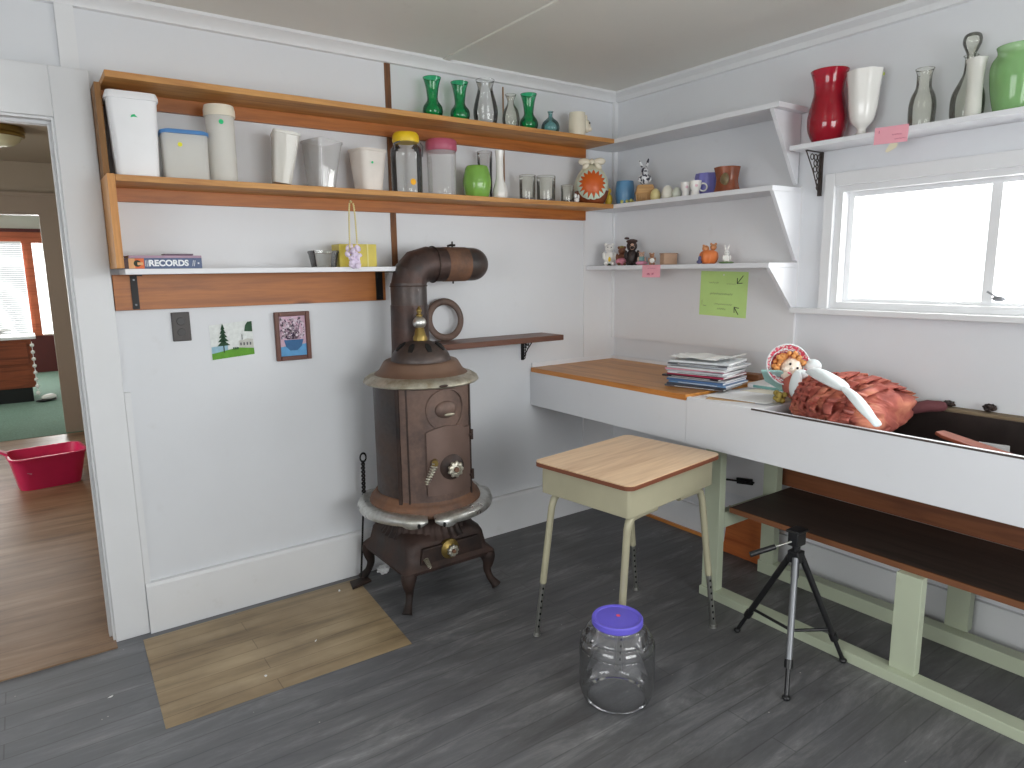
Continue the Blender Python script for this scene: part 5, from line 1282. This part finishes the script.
for tno, s0 in enumerate((.06, .22, .40, .58, .76)):
    bm = BM(); n_ = 150; prev = None
    for i in range(n_+1):
        a = .0*PI + 1.0*PI*i/n_; s1 = s0 + .03*noise.noise(Vector((a*2, tno, 0)))
        wv = .012*math.sin(i*.42 + tno*2 + 2.5*noise.noise(Vector((i*.06, tno, 1)))) + .022*noise.noise(Vector((i*.17, tno, 4)))
        b0 = dress_pt(s1-.02, a, 1.00); b1 = dress_pt(s1 + .05, a, 1.10 + wv*5); b2 = dress_pt(s1 + .11 + wv*2, a, 1.09 + wv*8)
        for b in (b0, b1, b2): b.z = max(b.z, .004)
        cur = [bm.verts.new(b) for b in (b0, b1, b2)]
        if prev:
            for q in (0, 1): bm.faces.new((prev[q], cur[q], cur[q+1], prev[q+1]))
        prev = cur
    o = obj('ruffle', bm, m_cl.m, dl, smooth=80); sm = o.modifiers.new('th', 'SOLIDIFY'); sm.thickness = .003
m_white = plain('white_cotton', (222, 230, 232), .8, var=.06, bump=.2)
bm = BM(); ell(bm, W(-.335, -1.45, .965), (.085, .07, .065), 20, 12); obj('bodice', bm, m_cl.m, dl, smooth=60)
bm = BM()
ell(bm, W(-.30, -1.475, 1.045), (.030, .034, .028), 16, 10)
ell(bm, W(-.42, -1.475, .985), (.018, .024, .055), 16, 10, Matrix.Rotation(.25, 3, 'Y'))
ell(bm, W(-.385, -1.475, 1.020), (.028, .028, .020), 16, 10)
obj('bow', bm, m_white, dl, smooth=60)
def sash(name, L, m_):
    bm = BM(); P_ = []
    for c_ in range(4): P_.append([x for x in L])
    pts = [Vector(W(*p[:3])) for p in L]; loops = []
    for i, p in enumerate(pts):
        d_ = (pts[min(i+1, len(pts)-1)] - pts[max(i-1, 0)]).normalized(); sd = d_.cross(Vector((-.5, -.5, .7))).normalized(); up = sd.cross(d_).normalized(); w_ = L[i][3]
        loops.append([tuple(p + sd*(w_*math.cos(b)) + up*(w_*.38*math.sin(b)*(1+.25*math.cos(3*b+i)))) for b in [2*PI*j/14 for j in range(14)]])
    loft(bm, loops); o = obj(name, bm, m_, dl, smooth=70); sb = o.modifiers.new('s', 'SUBSURF'); sb.levels = 1; sb.render_levels = 1
sash('apron_sash', [(-.395, -1.51, 1.040, .020), (-.42, -1.555, 1.044, .034), (-.45, -1.61, 1.034, .036), (-.48, -1.675, 1.020, .034), (-.51, -1.735, 1.004, .024)], m_white)
sash('sash_tail', [(-.505, -1.71, 1.014, .014), (-.535, -1.765, .998, .022), (-.56, -1.805, .976, .024), (-.58, -1.845, .950, .022), (-.592, -1.875, .930, .014), (-.598, -1.89, .920, .018), (-.602, -1.90, .912, .012)], m_white)
bm = BM(); prism(bm, [(-.06, -.05), (.06, -.07), (.10, .03), (.0, .05), (-.09, .02)], 'z', -.004, .004, Matrix.Translation(W(-.37, -1.355, .985)) @ Matrix.Rotation(.55, 4, 'Y') @ Matrix.Rotation(-.3, 4, 'X')); obj('teal_collar', bm, plain('pale_teal_cloth', (158, 200, 196), .8), dl, bevel=.003)
# head
HC = Vector(W(-.36, -1.400, 1.036))
fdir = Vector((-.62, -.62, .25)).normalized()
HM = Matrix.Translation(HC) @ fdir.to_track_quat('-Y', 'Z').to_matrix().to_4x4() @ Matrix.Rotation(.55, 4, 'Y')
def hell(bm, c, r, u=20, v=14):
    bmesh.ops.create_uvsphere(bm, u_segments=u, v_segments=v, radius=1, matrix=HM @ Matrix.Translation(c) @ Matrix.Diagonal((r[0], r[1], r[2], 1)))
bm = BM(); hell(bm, (.012, 0, 0), (.042, .044, .050)); hell(bm, (.012, -.046, -.008), (.008, .008, .010), 10, 8); hell(bm, (-.008, -.034, -.018), (.013, .012, .012)); hell(bm, (.032, -.034, -.018), (.013, .012, .012))
hd_ = obj('head', bm, plain('doll_face', (240, 226, 210), .5), dl, smooth=60)
for ex in (-.004, .028):
    bm = BM(); hell(bm, (ex, -.042, .008), (.0048, .004, .0055), 10, 8); obj('eye', bm, M_BLACKP, hd_, smooth=60)
bm = BM(); hell(bm, (.012, -.042, -.027), (.009, .004, .003), 10, 8); obj('mouth', bm, M_STR, hd_, smooth=60)
bm = BM()
for k in range(70):
    a = rnd.uniform(.25*PI, 1.25*PI); rr = rnd.uniform(.040, .060)
    hell(bm, (rr*math.cos(a)*1.05 + .004, rnd.uniform(-.030, .02), rr*math.sin(a) + .002), (.009, .009, .009), 8, 6)
obj('hair', bm, plain('ginger_curls', (214, 148, 84), .7, var=.2, scale=40), dl, smooth=60)
m_bon = NT('pink_white_check'); v_ = m_bon.coord(); w_ = m_bon.n('ShaderNodeTexVoronoi'); m_bon.l(v_, w_.inputs['Vector']); w_.inputs['Scale'].default_value = 110
m_bon.bsdf(m_bon.ramp(w_.outputs['Distance'], [(.35, lin((240, 232, 232))), (.55, lin((214, 84, 110)))]), .8)
bm = BM(); nseg = 72; rows = []
for j, (rad, dy) in enumerate(((.045, .028), (.060, .008), (.074, -.010), (.084, -.022))):
    rows.append([bm.verts.new(HM @ Vector((rad*math.cos(2*PI*i/nseg) - .008, dy + (.009*(j/3))*math.sin(i*PI/2.0), rad*.98*math.sin(2*PI*i/nseg)+.006))) for i in range(nseg)])
for A, B in zip(rows, rows[1:]):
    for i in range(nseg): bm.faces.new((A[i], A[(i+1) % nseg], B[(i+1) % nseg], B[i]))
hell(bm, (-.006, .030, .010), (.050, .034, .054)); bo = obj('bonnet', bm, m_bon.m, dl, smooth=60)
for R_, dy in ((.084, -.022), (.066, -.002)):
    bm = BM(); torus(bm, R_, .003, 72, 6, HM @ Matrix.Translation((-.008, dy, .006)) @ Matrix.Rotation(PI/2, 4, 'X')); obj('lace_trim', bm, m_white, bo, smooth=60)
bm = BM(); tube(bm, [W(-.16, -1.80, .90), W(-.13, -1.85, .915), W(-.10, -1.885, .915)], .022, 14, rs=[.022, .023, .020]); ell(bm, W(-.100, -1.887, .915), (.020, .018, .019)); obj('foot', bm, plain('maroon_stocking', (96, 50, 54), .8), dl, smooth=60)
bm = BM()
for k in range(9): ell(bm, W(-.46+rnd.uniform(-.02, .02), -1.43+rnd.uniform(-.03, .02), .93+rnd.uniform(-.02, .02)), (.013, .013, .012), 8, 6)
obj('posy', bm, plain('olive_posy', (150, 130, 60), .7, var=.4, scale=60), dl, smooth=60)

# ------------------------------------------------------------------ floor debris
rnd = random.Random(5)
for k, (x, y) in enumerate(((-2.905, -.80), (-2.80, -.42), (-2.33, -.62), (-2.10, -.50), (-1.86, -.14))):
    bm = BM(); n = 6; prism(bm, [((.005+.008*rnd.random())*math.cos(2*PI*i/n), .0045*math.sin(2*PI*i/n)*(.4+1.2*rnd.random())) for i in range(n)], 'z', 0, .0012)
    o = obj('paint_flake', bm, M_PAPER, None, loc=(x, y, .0014), rot=(0, 0, rnd.random()*3))
    lab = ['white paint flake on the grey floor at the near left corner', 'white paint flake on the grey floor in front of the doorway', 'white paint flake on the bare wood patch near its front edge', 'white paint flake in the middle of the bare wood patch', 'white paint flake beside the baseboard left of the stove'][k]
    tag(o, lab, 'debris')

# ------------------------------------------------------------------ light
def area(name, loc, rot, sx_, sy_, e, c=(1, 1, 1)):
    l = bpy.data.lights.new(name, 'AREA'); l.shape = 'RECTANGLE'; l.size = sx_; l.size_y = sy_; l.energy = e; l.color = c
    o = bpy.data.objects.new(name, l); col.objects.link(o); o.location = loc; o.rotation_euler = rot; return o
area('window_daylight', (.36, -2.15, 1.68), (0, math.radians(90-18), math.radians(-22)), .80, 1.50, 84, (1, .995, .985))
area('near_window_daylight', (-1.6, YN-.24, 1.55), (math.radians(90-10), 0, 0), 2.0, 1.4, 70, (.98, .99, 1))
area('left_fill_light', (XL-.22, -2.6, 1.55), (0, math.radians(-90+12), 0), 1.25, 2.0, 46, (.98, .99, 1))  # unseen lamp added outside the left opening to fill the right wall
area('hall_fill_light', (HXL-.2, 2.2, 1.45), (0, math.radians(-90), 0), 1.3, 2.0, 27, (1, .96, .92))  # unseen lamp added to brighten the hall from its left side
area('far_window_daylight', (-3.2, 9.9, 1.26), (math.radians(-90), 0, 0), 2.0, 1.36, 130, (1, 1, 1))
area('far_room_fill_light', (-4.4, 7.4, 2.3), (0, 0, 0), 1.6, 3.0, 45, (1, 1, 1))  # unseen lamp added under the ceiling, shining down into the far room
wd = bpy.data.worlds.new('sky'); scene.world = wd; wd.use_nodes = True
bg = wd.node_tree.nodes['Background'] if 'Background' in wd.node_tree.nodes else wd.node_tree.nodes.new('ShaderNodeBackground')
bg.inputs[0].default_value = (.95, .98, 1, 1); bg.inputs[1].default_value = 2.2
scene.view_settings.view_transform = 'Standard'
scene.cycles.transparent_max_bounces = 40
scene.cycles.max_bounces = 10
scene.cycles.diffuse_bounces = 6
scene.cycles.sample_clamp_indirect = 8
scene.view_settings.look = 'None'
scene.view_settings.exposure = 0.0
